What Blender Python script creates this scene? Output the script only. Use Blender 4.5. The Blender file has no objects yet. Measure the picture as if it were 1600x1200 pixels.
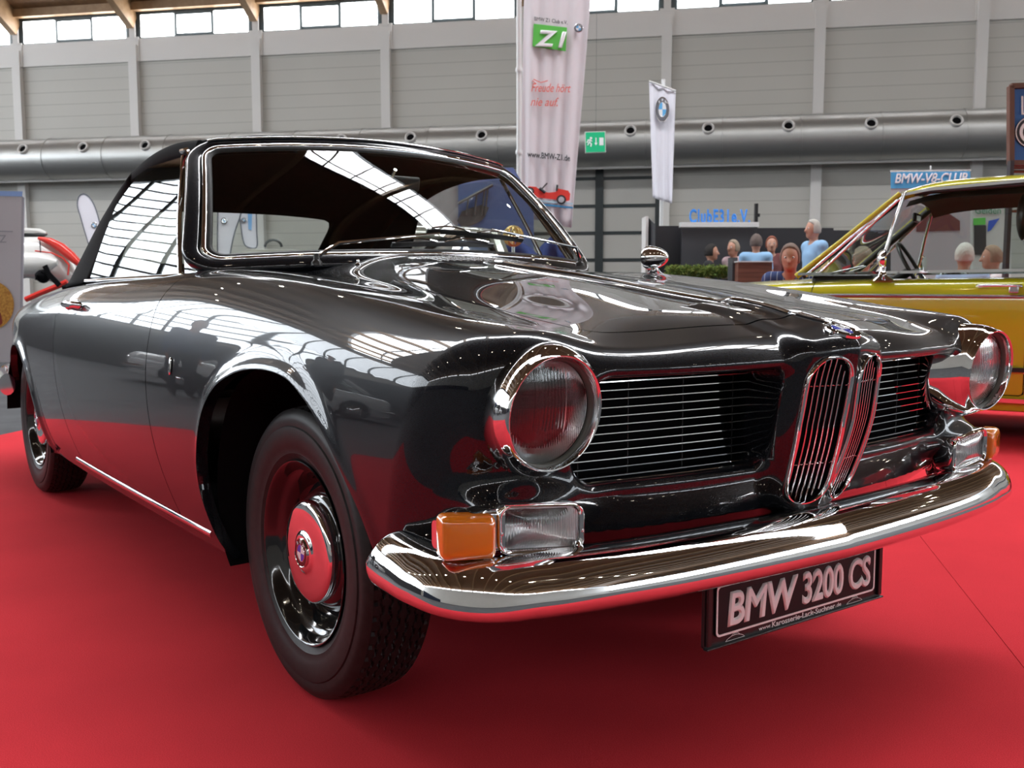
import bpy, bmesh, math, random
import numpy as np
from mathutils import Vector, Matrix
random.seed(7)
C = bpy.context.scene
COL = C.collection
PI = math.pi

# ------------------------------------------------------------------ camera, world, light, exposure
CAMP = (2.10728, -1.70484, 0.95353)
YAW, PITCH, ROLL, FPX = 2.50850, -0.100894, -0.000745, 1577.3182
def cam_axes():
    cy, sy, cp, sp = math.cos(YAW), math.sin(YAW), math.cos(PITCH), math.sin(PITCH)
    f = Vector((cy*cp, sy*cp, sp)); r = Vector((sy, -cy, 0)); u = r.cross(f)
    c, s = math.cos(ROLL), math.sin(ROLL)
    return c*r + s*u, -s*r + c*u, f
_r, _u, _f = cam_axes()
cd = bpy.data.cameras.new('camera'); cam = bpy.data.objects.new('camera', cd); COL.objects.link(cam)
m = Matrix.Identity(4)
for i in range(3):
    m[i][0] = _r[i]; m[i][1] = _u[i]; m[i][2] = -_f[i]; m[i][3] = CAMP[i]
cam.matrix_world = m
cd.sensor_fit = 'HORIZONTAL'; cd.sensor_width = 36.0; cd.lens = 36.0*FPX/1600.0
cd.clip_start = 0.05; cd.clip_end = 300
cd.dof.use_dof = True; cd.dof.focus_distance = 2.05; cd.dof.aperture_fstop = 12.0
C.camera = cam
C.view_settings.view_transform = 'Standard'; C.view_settings.look = 'None'
C.view_settings.gamma = 1.0; C.view_settings.exposure = 0.85
C.cycles.use_denoising = True
C.cycles.max_bounces = 9; C.cycles.diffuse_bounces = 4; C.cycles.glossy_bounces = 5
C.cycles.transmission_bounces = 6; C.cycles.transparent_max_bounces = 12
C.cycles.caustics_reflective = False; C.cycles.caustics_refractive = False
C.cycles.sample_clamp_indirect = 6.0
w = bpy.data.worlds.new('world'); C.world = w; w.use_nodes = True
w.node_tree.nodes['Background'].inputs[0].default_value = (0.62, 0.70, 0.80, 1)
w.node_tree.nodes['Background'].inputs[1].default_value = 1.0

# ------------------------------------------------------------------ materials
MATS = {}
def mat(name, col=(.8, .8, .8), rough=.5, metal=0., coat=0., coat_rough=.03, emit=None, estr=0., spec=None, trans=0., ior=None, sheen=0.):
    if name in MATS: return MATS[name]
    mt = bpy.data.materials.new(name); mt.use_nodes = True
    b = mt.node_tree.nodes['Principled BSDF']
    b.inputs['Base Color'].default_value = (*col, 1); b.inputs['Roughness'].default_value = rough
    b.inputs['Metallic'].default_value = metal; b.inputs['Coat Weight'].default_value = coat
    b.inputs['Coat Roughness'].default_value = coat_rough
    if spec is not None: b.inputs['Specular IOR Level'].default_value = spec
    if ior: b.inputs['IOR'].default_value = ior
    if trans: b.inputs['Transmission Weight'].default_value = trans
    if sheen: b.inputs['Sheen Weight'].default_value = sheen
    if emit: b.inputs['Emission Color'].default_value = (*emit, 1); b.inputs['Emission Strength'].default_value = estr
    MATS[name] = mt
    return mt
def nodes(mt): return mt.node_tree.nodes, mt.node_tree.links, mt.node_tree.nodes['Principled BSDF']
def add_noise(mt, scale, c1, c2, bump=0., dist=.002, detail=4., coord='Object', stretch=(1, 1, 1), lo=.35, hi=.65):
    N, L, b = nodes(mt)
    tc = N.new('ShaderNodeTexCoord'); mp = N.new('ShaderNodeMapping'); mp.inputs['Scale'].default_value = stretch
    nz = N.new('ShaderNodeTexNoise'); nz.inputs['Scale'].default_value = scale; nz.inputs['Detail'].default_value = detail
    cr = N.new('ShaderNodeValToRGB'); cr.color_ramp.elements[0].position = lo; cr.color_ramp.elements[1].position = hi
    cr.color_ramp.elements[0].color = (*c1, 1); cr.color_ramp.elements[1].color = (*c2, 1)
    L.new(tc.outputs[coord], mp.inputs[0]); L.new(mp.outputs[0], nz.inputs[0]); L.new(nz.outputs[0], cr.inputs[0]); L.new(cr.outputs[0], b.inputs['Base Color'])
    if bump:
        bp = N.new('ShaderNodeBump'); bp.inputs['Strength'].default_value = bump; bp.inputs['Distance'].default_value = dist
        L.new(nz.outputs[0], bp.inputs['Height']); L.new(bp.outputs[0], b.inputs['Normal'])
    return mt
def glass(name, tint=(.9, .93, .92), refl=1.0, ior=1.5):
    if name in MATS: return MATS[name]
    mt = bpy.data.materials.new(name); mt.use_nodes = True
    N, L = mt.node_tree.nodes, mt.node_tree.links
    N.remove(N['Principled BSDF']); o = N['Material Output']
    t = N.new('ShaderNodeBsdfTransparent'); t.inputs[0].default_value = (*tint, 1)
    g = N.new('ShaderNodeBsdfGlossy'); g.inputs['Roughness'].default_value = 0.0; g.inputs[0].default_value = (refl, refl, refl, 1)
    fr = N.new('ShaderNodeFresnel'); ge = N.new('ShaderNodeNewGeometry'); mi_ = N.new('ShaderNodeMix'); mi_.data_type = 'FLOAT'
    mi_.inputs['A'].default_value = ior; mi_.inputs['B'].default_value = 1/ior; L.new(ge.outputs['Backfacing'], mi_.inputs['Factor']); L.new(mi_.outputs['Result'], fr.inputs[0])
    mx = N.new('ShaderNodeMixShader')
    L.new(fr.outputs[0], mx.inputs[0]); L.new(t.outputs[0], mx.inputs[1]); L.new(g.outputs[0], mx.inputs[2]); L.new(mx.outputs[0], o.inputs[0])
    MATS[name] = mt; return mt

paint = mat('anthracite_metallic_paint', (.012, .014, .018), .30, .12, 1.0, .012, spec=.10)
N_, L_, b_ = nodes(paint)
tc_ = N_.new('ShaderNodeTexCoord'); vz = N_.new('ShaderNodeTexVoronoi'); vz.inputs['Scale'].default_value = 1400
cr_ = N_.new('ShaderNodeValToRGB'); cr_.color_ramp.elements[0].color = (.0025, .0033, .005, 1); cr_.color_ramp.elements[1].color = (.008, .010, .0145, 1)
L_.new(tc_.outputs['Object'], vz.inputs[0]); L_.new(vz.outputs['Color'], cr_.inputs[0]); L_.new(cr_.outputs[0], b_.inputs['Base Color'])
b_.inputs['Coat IOR'].default_value = 1.53
chrome = mat('chrome', (.86, .86, .87), .035, 1.)
dull_chrome = mat('satin_aluminium', (.62, .62, .63), .25, 1.)
black_in = mat('matt_black', (.006, .006, .007), .8, spec=.05)
black_plastic = mat('black_plastic', (.012, .012, .013), .32)
black_gloss = mat('black_enamel', (.008, .009, .010), .12, 0, .8)
rubber = add_noise(mat('tyre_rubber', (.018, .017, .017), .48, spec=.3), 60, (.007, .0068, .0068), (.013, .0125, .0125), .1, .0005)
canvas = add_noise(mat('black_canvas', (.012, .013, .014), .9, spec=.15), 900, (.009, .010, .011), (.018, .019, .020), .4, .0006)
amber = mat('amber_plastic', (.95, .24, .008), .15, 0, 1., .02, trans=.15, ior=1.5)
lens_glass = mat('lens_glass', (.97, .98, .98), .05, 0, 0, trans=1., ior=1.45)
reflector = mat('reflector_silver', (.92, .92, .93), .34, 1.)
white_paint = mat('white_enamel', (.75, .76, .76), .35)
beige = mat('beige_leather', (.32, .26, .17), .5)
brown = mat('dark_headliner', (.018, .014, .012), .9)
screen_glass = glass('windscreen_glass', (.86, .89, .87))
side_glass_m = glass('side_window_glass', (.78, .82, .80), 1.0, 1.6)

# ------------------------------------------------------------------ object helpers
def link(o, parent=None):
    COL.objects.link(o)
    if parent is not None: o.parent = parent
    return o
def mk(name, V, F, m, parent=None, smooth=True, normals=None, mats=None, mi=None, auto=None, merge=False):
    me = bpy.data.meshes.new(name)
    V = np.asarray(V, float)
    me.from_pydata(V.tolist(), [], [tuple(int(i) for i in f) for f in F])
    for q in (mats or [m]): me.materials.append(q)
    if mi is not None: me.polygons.foreach_set('material_index', np.asarray(mi, np.int32))
    if smooth: me.polygons.foreach_set('use_smooth', np.ones(len(me.polygons), bool))
    me.validate(clean_customdata=False); me.update()
    if auto is not None and smooth: me.set_sharp_from_angle(angle=math.radians(auto))
    if normals is not None: me.normals_split_custom_set_from_vertices(np.asarray(normals, float).tolist())
    return link(bpy.data.objects.new(name, me), parent)
def thing(name, label, cat, loc=(0, 0, 0), rz=0., group=None):
    o = bpy.data.objects.new(name, None); o.empty_display_size = .1; COL.objects.link(o)
    o.location = loc; o.rotation_euler = (0, 0, rz); o['label'] = label; o['category'] = cat
    if group: o['group'] = group
    return o
def tag(o, label, cat, group=None, kind=None):
    o['label'] = label; o['category'] = cat
    if group: o['group'] = group
    if kind: o['kind'] = kind
    return o
def struct(o): o['kind'] = 'structure'; return o
class MB:
    """collects faces of one mesh"""
    def __init__(s): s.V = []; s.F = []; s.M = []
    def add(s, V, F, mi=0):
        n = len(s.V); s.V += [tuple(v) for v in V]; s.F += [tuple(i+n for i in f) for f in F]; s.M += [mi]*len(F); return s
    def box(s, lo, hi, mi=0, M=None):
        x0, y0, z0 = lo; x1, y1, z1 = hi
        V = [(x0, y0, z0), (x1, y0, z0), (x1, y1, z0), (x0, y1, z0), (x0, y0, z1), (x1, y0, z1), (x1, y1, z1), (x0, y1, z1)]
        if M is not None: V = [tuple(M @ Vector(v)) for v in V]
        return s.add(V, [(0, 3, 2, 1), (4, 5, 6, 7), (0, 1, 5, 4), (1, 2, 6, 5), (2, 3, 7, 6), (3, 0, 4, 7)], mi)
    def tube(s, P, R, n=10, closed=False, mi=0, prof=None, up=None, caps=True):
        V, F = sweep(P, R, n, closed, prof, up, caps); return s.add(V, F, mi)
    def lathe(s, prof, n=32, M=None, mi=0):
        V, F = lathe(prof, n, M); return s.add(V, F, mi)
    def build(s, name, m, parent=None, smooth=True, auto=40, mats=None):
        return mk(name, s.V, s.F, m, parent, smooth, auto=auto, mats=mats, mi=s.M if mats else None)
def sweep(P, R, n=10, closed=False, prof=None, up=None, caps=True):
    """sweep circle or 2-D profile [(side, up)] along path; R scalar, list, or (a,b) scale list"""
    P = np.asarray(P, float); m_ = len(P)
    if prof is None:
        a = np.arange(n)*2*PI/n; prof = np.stack([np.cos(a), np.sin(a)], 1)
        Rr = np.ones(m_)*R if np.isscalar(R) else np.asarray(R, float)
    else:
        prof = np.asarray(prof, float); Rr = np.ones(m_)*R if np.isscalar(R) else np.asarray(R, float)
    n = len(prof)
    if closed: T = np.roll(P, -1, 0)-np.roll(P, 1, 0)
    else: T = np.gradient(P, axis=0)
    T /= np.linalg.norm(T, axis=1)[:, None]+1e-12
    U = np.zeros_like(P); 
    if up is not None:
        up = np.asarray(up, float)
        if up.ndim == 1: up = np.tile(up, (m_, 1))
        U = up-(up*T).sum(1)[:, None]*T; U /= np.linalg.norm(U, axis=1)[:, None]+1e-12
    else:
        u = np.array([0, 0, 1.]) if abs(T[0][2]) < .9 else np.array([1., 0, 0])
        for i in range(m_):
            u = u-(u@T[i])*T[i]; u /= np.linalg.norm(u)+1e-12; U[i] = u
    S = np.cross(T, U)
    V = []
    for i in range(m_):
        for (a, b) in prof: V.append(P[i]+Rr[i]*(a*S[i]+b*U[i]))
    F = []
    for i in range(m_ if closed else m_-1):
        j = (i+1) % m_
        for k in range(n):
            l = (k+1) % n
            F.append((i*n+k, i*n+l, j*n+l, j*n+k))
    if not closed and caps:
        F.append(tuple(range(n))[::-1]); F.append(tuple((m_-1)*n+k for k in range(n)))
    return V, F
def lathe(prof, n=32, M=None):
    """prof [(r, h)] revolved about local Z; M places it"""
    V = []; F = []
    for (r, h) in prof:
        for k in range(n):
            a = 2*PI*k/n; V.append(Vector((r*math.cos(a), r*math.sin(a), h)))
    if M is not None: V = [M @ v for v in V]
    for i in range(len(prof)-1):
        for k in range(n):
            l = (k+1) % n; F.append((i*n+k, i*n+l, (i+1)*n+l, (i+1)*n+k))
    if prof[0][0] > 1e-6 and False: pass
    return [tuple(v) for v in V], F
def frame(origin, z, up=(0, 0, 1)):
    """matrix whose local Z points along z and local Y is near up"""
    z = Vector(z).normalized(); up = Vector(up); x = up.cross(z)
    if x.length < 1e-5: x = Vector((1, 0, 0)).cross(z)
    x.normalize(); y = z.cross(x)
    M = Matrix.Identity(4)
    for i in range(3): M[i][0] = x[i]; M[i][1] = y[i]; M[i][2] = z[i]; M[i][3] = origin[i]
    return M
def grid(name, P, m, parent=None, closed_u=False, solid=0., auto=None, flip=False):
    """P[nu][nv][3] -> mesh"""
    P = np.asarray(P, float); nu, nv = P.shape[:2]; F = []
    for i in range(nu if closed_u else nu-1):
        j = (i+1) % nu
        for k in range(nv-1):
            f = (i*nv+k, j*nv+k, j*nv+k+1, i*nv+k+1); F.append(f[::-1] if flip else f)
    o = mk(name, P.reshape(-1, 3), F, m, parent, auto=auto)
    if solid:
        md = o.modifiers.new('thickness', 'SOLIDIFY'); md.thickness = solid; md.offset = -1
    return o
def bevel(o, wdt=.005, seg=2, ang=40):
    md = o.modifiers.new('bevel', 'BEVEL'); md.width = wdt; md.segments = seg; md.limit_method = 'ANGLE'; md.angle_limit = math.radians(ang); return o
def text(name, s, size, m, parent, M, extrude=.0005, align='LEFT', bold=0., sx=1., shear=0., spacing=1., fit=None, bev=0.):
    cu = bpy.data.curves.new(name, 'FONT'); cu.body = s; cu.size = size; cu.extrude = extrude; cu.align_x = align; cu.offset = bold; cu.shear = shear
    cu.space_character = spacing; cu.bevel_depth = bev; cu.bevel_resolution = 0; cu.resolution_u = 4
    t = bpy.data.objects.new(name, cu); COL.objects.link(t)
    dg = bpy.context.evaluated_depsgraph_get(); dg.update()
    me = bpy.data.meshes.new_from_object(t.evaluated_get(dg)); COL.objects.unlink(t); bpy.data.objects.remove(t)
    me.name = name
    if fit:
        xs = [v.co.x for v in me.vertices]; x0, x1 = min(xs), max(xs)
        for v in me.vertices: v.co.x = fit[0]+(v.co.x-x0)*(fit[1]-fit[0])/(x1-x0)
    me.transform(M @ Matrix.Diagonal((sx, 1, 1, 1)))
    me.materials.clear(); me.materials.append(m)
    return link(bpy.data.objects.new(name, me), parent)
def text_geo(s, size, M, extrude=.0005, align='CENTER', bold=0., sx=1.):
    o = text('tmp', s, size, None, None, M, extrude, align, bold, sx)
    V = [tuple(v.co) for v in o.data.vertices]; F = [tuple(p.vertices) for p in o.data.polygons]
    me = o.data; bpy.data.objects.remove(o); bpy.data.meshes.remove(me); return V, F
blue_e = mat('blue_enamel', (.03, .06, .50), .2, 0, .6); white_e = mat('white_badge_enamel', (.8, .8, .82), .2, 0, .6)
sky_e = mat('pale_blue_print', (.10, .38, .70), .6); print_black = mat('black_print', (.02, .02, .025), .6); print_white = mat('white_print', (.82, .82, .85), .7)
def roundel(name, M, r, parent, blue=None, white=None, ringm=None, ring_edge=None, rot=0., thick=.003):
    """round badge of four quarters inside a dark lettered ring, local Z outward"""
    b = MB(); n = 48
    b.lathe([(r, -thick), (r, thick*.6), (r*.97, thick), (r*.93, thick*.7)], n, M, 0)
    b.lathe([(r*.935, thick*.5), (r*.60, thick*.62)], n, M, 1)
    b.lathe([(r*.62, thick*.5), (r*.60, thick*.9), (r*.575, thick*.9), (r*.565, thick*.6)], n, M, 0)
    for q in range(4):
        k = 12; V = [(0, 0, thick*.75)]+[(r*.57*math.cos(rot+q*PI/2+i*PI/2/k), r*.57*math.sin(rot+q*PI/2+i*PI/2/k), thick*.62) for i in range(k+1)]
        b.add([tuple(M @ Vector(v)) for v in V], [(0, i+1, i+2) for i in range(k)], 2 if q % 2 == 0 else 3)
    for ch, an in zip('BMW', (128, 90, 52)):
        A = math.radians(an); Ml = M @ Matrix.Translation((r*.765*math.cos(A), r*.765*math.sin(A), thick*.7)) @ Matrix.Rotation(A-PI/2, 4, 'Z') @ Matrix.Translation((0, -r*.10, 0))
        V, F = text_geo(ch, r*.31, Ml, extrude=.0004*r/.03, bold=r*.008); b.add(V, F, 4)
    return mk(name, b.V, b.F, None, parent, smooth=True, auto=35, mats=[ring_edge or chrome, ringm or black_gloss, white or white_e, blue or blue_e, white_e], mi=b.M)
def catmull(P, n=8, closed=False):
    P = np.asarray(P, float); m_ = len(P); out = []
    rng = range(m_ if closed else m_-1)
    for i in rng:
        if closed: p = [P[(i+k) % m_] for k in (-1, 0, 1, 2)]
        else: p = [P[max(i-1, 0)], P[i], P[i+1], P[min(i+2, m_-1)]]
        for t in np.arange(n)/n:
            out.append(.5*((2*p[1])+(-p[0]+p[2])*t+(2*p[0]-5*p[1]+4*p[2]-p[3])*t*t+(-p[0]+3*p[1]-3*p[2]+p[3])*t**3))
    if not closed: out.append(P[-1])
    return np.array(out)
class Spl:
    """natural cubic spline with linear ends"""
    def __init__(s, d):
        d = sorted(d); s.x = np.array([p[0] for p in d], float); s.y = np.array([p[1] for p in d], float)
        n = len(d); h = np.diff(s.x); A = np.eye(n); r = np.zeros(n)
        for i in range(1, n-1):
            A[i, i-1] = h[i-1]; A[i, i] = 2*(h[i-1]+h[i]); A[i, i+1] = h[i]
            r[i] = 6*((s.y[i+1]-s.y[i])/h[i]-(s.y[i]-s.y[i-1])/h[i-1])
        s.m = np.linalg.solve(A, r)
    def __call__(s, q):
        q = np.asarray(q, float); x, y, m_ = s.x, s.y, s.m
        i = np.clip(np.searchsorted(x, q)-1, 0, len(x)-2); h = x[i+1]-x[i]
        qc = np.clip(q, x[0], x[-1]); a = (x[i+1]-qc)/h; b = (qc-x[i])/h
        v = a*y[i]+b*y[i+1]+((a**3-a)*m_[i]+(b**3-b)*m_[i+1])*h*h/6
        s0 = (y[1]-y[0])/(x[1]-x[0])-(x[1]-x[0])*(2*m_[0]+m_[1])/6
        s1 = (y[-1]-y[-2])/(x[-1]-x[-2])+(x[-1]-x[-2])*(m_[-2]+2*m_[-1])/6
        return v+np.where(q < x[0], (q-x[0])*s0, 0)+np.where(q > x[-1], (q-x[-1])*s1, 0)
def rmax(a, b, r):
    return np.minimum(np.maximum(a, b), -r)+np.hypot(np.maximum(a+r, 0), np.maximum(b+r, 0))
def rmin(a, b, r): return -rmax(-a, -b, r)
def sstep(a, b, x):
    t = np.clip((x-a)/(b-a), 0, 1); return t*t*(3-2*t)
def rrect(a, z, ca, cz, ha, hz, r):
    qa = np.abs(a-ca)-ha+r; qz = np.abs(z-cz)-hz+r
    return np.hypot(np.maximum(qa, 0), np.maximum(qz, 0))+np.minimum(np.maximum(qa, qz), 0)-r
def surface_nets(fn, lo, hi, h):
    ax = [np.arange(lo[i], hi[i]+h*.5, h) for i in range(3)]
    X, Y, Z = np.meshgrid(*ax, indexing='ij'); Fv = fn(X, Y, Z); I = Fv < 0
    n = [len(a)-1 for a in ax]
    cnt = np.zeros(n, np.int8)
    for dx in (0, 1):
        for dy in (0, 1):
            for dz in (0, 1): cnt += I[dx:dx+n[0], dy:dy+n[1], dz:dz+n[2]]
    act = np.argwhere((cnt > 0) & (cnt < 8)); idx = -np.ones(n, np.int64); idx[tuple(act.T)] = np.arange(len(act))
    acc = np.zeros((len(act), 3)); num = np.zeros(len(act))
    cor = [(0, 0, 0), (1, 0, 0), (0, 1, 0), (1, 1, 0), (0, 0, 1), (1, 0, 1), (0, 1, 1), (1, 1, 1)]
    for a in range(8):
        for b in range(a+1, 8):
            d = np.subtract(cor[b], cor[a])
            if np.abs(d).sum() != 1: continue
            fa = Fv[tuple((act+cor[a]).T)]; fb = Fv[tuple((act+cor[b]).T)]; s = (fa < 0) != (fb < 0)
            t = np.where(s, fa/np.where(s, fa-fb, 1), 0)
            acc += np.where(s[:, None], np.array(cor[a])+t[:, None]*d, 0); num += s
    P = np.array(lo)+h*(act+acc/num[:, None])
    quads = []
    for axn in range(3):
        o1, o2 = [(1, 2), (2, 0), (0, 1)][axn]
        sl0 = [slice(None)]*3; sl1 = [slice(None)]*3; sl0[axn] = slice(0, -1); sl1[axn] = slice(1, None)
        A = I[tuple(sl0)]; B = I[tuple(sl1)]; e = np.argwhere(A != B)
        ok = (e[:, o1] > 0) & (e[:, o2] > 0) & (e[:, o1] < n[o1]) & (e[:, o2] < n[o2]); e = e[ok]
        u1 = np.zeros(3, int); u1[o1] = 1; u2 = np.zeros(3, int); u2[o2] = 1
        q = np.stack([idx[tuple((e-u1-u2).T)], idx[tuple((e-u2).T)], idx[tuple(e.T)], idx[tuple((e-u1).T)]], 1)
        flip = ~A[tuple(e.T)]; q[flip] = q[flip][:, ::-1]; quads.append(q)
    return P, np.concatenate(quads)
def gradf(fn, P, e=2e-4):
    G = np.empty_like(P)
    for i in range(3):
        d = np.zeros(3); d[i] = e
        G[:, i] = (fn(*(P+d).T)-fn(*(P-d).T))/(2*e)
    return G
def project(fn, P, it=3, cap=.01):
    for _ in range(it):
        G = gradf(fn, P); f = fn(*P.T); st = f[:, None]*G/((G*G).sum(1)[:, None]+1e-9)
        ln = np.linalg.norm(st, axis=1)[:, None]; P = P-st*np.minimum(1, cap/(ln+1e-12))
    return P
def clip(V, F, g, flangable=None):
    """keep the part of polygon mesh where g>=0; returns V, F, cut edges"""
    g = np.where(np.abs(g) < 1e-7, 1e-7, g); keepv = g >= 0
    Vn = list(map(tuple, V)); newv = {}; out = []; cut = []
    if isinstance(F, np.ndarray):
        s = keepv[F].sum(1); out = [tuple(f) for f in F[s == F.shape[1]].tolist()]; part = F[(s > 0) & (s < F.shape[1])].tolist()
    else:
        part = []
        for f in F:
            s = sum(keepv[i] for i in f)
            if s == len(f): out.append(f)
            elif s: part.append(f)
    for f in part:
        poly = []; m_ = len(f); cv = []
        for i in range(m_):
            a, b = f[i], f[(i+1) % m_]
            if keepv[a]: poly.append(a)
            if keepv[a] != keepv[b]:
                k = (min(a, b), max(a, b))
                if k not in newv:
                    t = g[k[0]]/(g[k[0]]-g[k[1]]); newv[k] = len(Vn)
                    Vn.append(tuple(np.asarray(V[k[0]])*(1-t)+np.asarray(V[k[1]])*t))
                poly.append(newv[k]); cv.append((newv[k], bool(keepv[a])))
        if len(poly) >= 3:
            out.append(tuple(poly))
            if len(cv) == 2:
                o_ = cv if cv[0][1] else cv[::-1]
                cut.append((o_[0][0], o_[1][0]))
    used = np.zeros(len(Vn), bool)
    for f in out: used[list(f)] = True
    remap = np.cumsum(used)-1; Vn = np.array(Vn)[used]
    marks = {}
    for k, es in (flangable or {}).items():
        marks[k] = [(int(remap[a]), int(remap[b])) for a, b in es if used[a] and used[b]]
    return Vn, [tuple(int(remap[i]) for i in f) for f in out], [(int(remap[a]), int(remap[b])) for a, b in cut], marks
class Patch:
    def __init__(s, V, F): s.V = np.asarray(V, float); s.F = F; s.marks = {}
    def cut(s, g, name=None):
        """g(x, y, z) >= 0 is kept"""
        V, F, c, mk_ = clip(s.V, s.F, g(*s.V.T), s.marks)
        p = Patch(V, F); p.marks = mk_
        if name: p.marks[name] = p.marks.get(name, [])+c
        return p
    def finish(s, fn, flanges, mirror=True):
        """project on fn, add inward flanges; returns V, F, N"""
        V = project(fn, s.V, 2, .004); N = gradf(fn, V); N /= np.linalg.norm(N, axis=1)[:, None]+1e-12
        V[:, 1] = np.minimum(V[:, 1], 0)
        F = [tuple(f) for f in (s.F.tolist() if isinstance(s.F, np.ndarray) else s.F)]
        Vx = []; Nx = []; n = len(V)
        for k, vec in flanges.items():
            for a, b in s.marks.get(k, []):
                if a >= n or b >= n: continue
                va = -N[a]*vec if np.isscalar(vec) else np.array(vec); vb = -N[b]*vec if np.isscalar(vec) else np.array(vec)
                base = n+len(Vx)
                Vx += [V[a], V[b], V[b]+vb, V[a]+va]; Nx += [[0, 0, 0]]*4
                F.append((base+1, base, base+3, base+2))
        if Vx: V = np.vstack([V, Vx]); N = np.vstack([N, Nx])
        if mirror:
            m_ = len(V); F = F+[tuple(i+m_ for i in f[::-1]) for f in F]
            V = np.vstack([V, V*[1, -1, 1]]); N = np.vstack([N, N*[1, -1, 1]])
        return V, F, N
def join(*parts):
    V = []; F = []; N = []; n = 0
    for v, f, nn in parts:
        V.append(v); N.append(nn); F += [tuple(i+n for i in q) for q in f]; n += len(v)
    return np.vstack(V), F, np.vstack(N)

# ================================================================== THE DARK CAR
# car axes: x forward (0 = front axle), y to its left, z up
CAR = thing('car', 'dark grey chrome-trimmed vintage convertible with raised black soft top on the red carpet', 'car')
s_w0 = Spl([(.95, .745), (.80, .812), (.70, .826), (.5, .838), (.25, .846), (0, .848), (-.5, .856), (-1.2, .862), (-2., .858), (-2.5, .842), (-2.8, .824), (-3.0, .805), (-3.35, .752), (-3.6, .700), (-3.95, .60)])
s_tuck = Spl([(.18, .105), (.28, .060), (.35, .036), (.45, .014), (.55, .003), (.63, 0), (.72, .004), (.80, .015), (.88, .033), (.96, .058), (1.05, .09)])
s_zc = Spl([(.95, .812), (.80, .842), (.72, .862), (.54, .888), (.22, .930), (-.15, .967), (-.39, .984), (-.65, .988), (-1., .975), (-1.3, .966), (-1.85, .953), (-2.4, .922), (-3., .868), (-3.5, .805), (-3.9, .735)])
s_dm = Spl([(.95, .012), (.77, .018), (.4, .016), (.19, .017), (-.07, .020), (-.28, .027), (-.5, .045), (-.62, .056), (-.9, .06), (-2.2, .03), (-3, .02), (-3.9, .01)])
_knots = [0, .25, .49, .60, .68, .77, .90]
_card = [Spl([(k, 1. if i == j else 0.) for j, k in enumerate(_knots)]) for i in range(7)]
s_f0 = Spl([(0, .885), (.2, .878), (.4, .857), (.5, .838), (.6, .812), (.7, .778), (.78, .742), (.86, .69)])
s_nx = Spl([(.86, .935), (.805, .926), (.77, .919), (.683, .906), (.603, .884), (.519, .852), (.46, .826)])
s_nw = Spl([(.88, .120), (.82, .132), (.76, .143), (.68, .147), (.60, .141), (.54, .122), (.50, .09), (.46, .04)])
ARCH_F = [(-.330, .235), (-.372, .28), (-.398, .37), (-.402, .46), (-.376, .545), (-.325, .635), (-.250, .70), (-.157, .738), (-.06, .758), (.03, .764), (.12, .760), (.19, .742), (.27, .700), (.34, .642), (.40, .580), (.45, .52), (.482, .46), (.499, .425)]
ARCH_R = [(-2.36, .25), (-2.385, .31), (-2.405, .40), (-2.43, .48), (-2.50, .565), (-2.60, .630), (-2.71, .665), (-2.82, .675), (-2.94, .665), (-3.06, .625), (-3.16, .56), (-3.235, .47), (-3.265, .385), (-3.275, .34)]
def poly_dist(path):
    """signed distance to an upward arch path in the x-z plane: negative inside the opening"""
    P = catmull([(a, 0, b) for a, b in path], 5)[:, [0, 2]]
    c = P.mean(0)
    def d(x, z):
        x = np.asarray(x, float); sh = x.shape; q = np.stack([x.ravel(), np.asarray(z, float).ravel()], 1)
        best = np.full(len(q), 1e9); near = np.abs(q[:, 0]-c[0]) < .75
        qq = q[near]; bb = np.full(len(qq), 1e9)
        for i in range(len(P)-1):
            a = P[i]; e = P[i+1]-a; t = np.clip(((qq-a)@e)/(e@e), 0, 1); dd = np.hypot(*(qq-a-t[:, None]*e).T); bb = np.minimum(bb, dd)
        # inside test by even-odd with the path closed below
        ins = np.zeros(len(qq), bool); PP = np.vstack([P, [P[-1][0], -1], [P[0][0], -1]])
        for i in range(len(PP)):
            a = PP[i]; b = PP[(i+1) % len(PP)]
            cr = ((a[1] > qq[:, 1]) != (b[1] > qq[:, 1]))
            xx = (b[0]-a[0])*(qq[:, 1]-a[1])/((b[1]-a[1]) if b[1] != a[1] else 1e-9)+a[0]
            ins ^= cr & (qq[:, 0] < xx)
        best[near] = np.where(ins, -bb, bb)
        return best.reshape(sh)
    return d
arch_f = poly_dist(ARCH_F); arch_r = poly_dist(ARCH_R)
# tabulate the arch distance (fast lookups on a regular x-z table)
class Table:
    def __init__(s, fn, lo, hi, h):
        s.lo = lo; s.h = h; s.n = [int((hi[i]-lo[i])/h)+1 for i in (0, 1)]
        X, Z = np.meshgrid(lo[0]+np.arange(s.n[0])*h, lo[1]+np.arange(s.n[1])*h, indexing='ij'); s.T = fn(X, Z)
    def __call__(s, x, z):
        a = (x-s.lo[0])/s.h; b = (z-s.lo[1])/s.h; out = (a < 0) | (b < 0) | (a >= s.n[0]-1) | (b >= s.n[1]-1)
        a = np.clip(a, 0, s.n[0]-1.001); b = np.clip(b, 0, s.n[1]-1.001); i = a.astype(int); j = b.astype(int); a = a-i; b = b-j; T = s.T
        v = (T[i, j]*(1-a)+T[i+1, j]*a)*(1-b)+(T[i, j+1]*(1-a)+T[i+1, j+1]*a)*b
        return np.where(out, 1., v)
t_af = Table(arch_f, (-.75, .1), (.95, 1.1), .005); t_ar = Table(arch_r, (-3.6, .1), (-2.05, 1.1), .008)
MOUTH = (0, .690, .585, .096, .055)   # centre a, z; half a, z; corner radius
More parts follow.
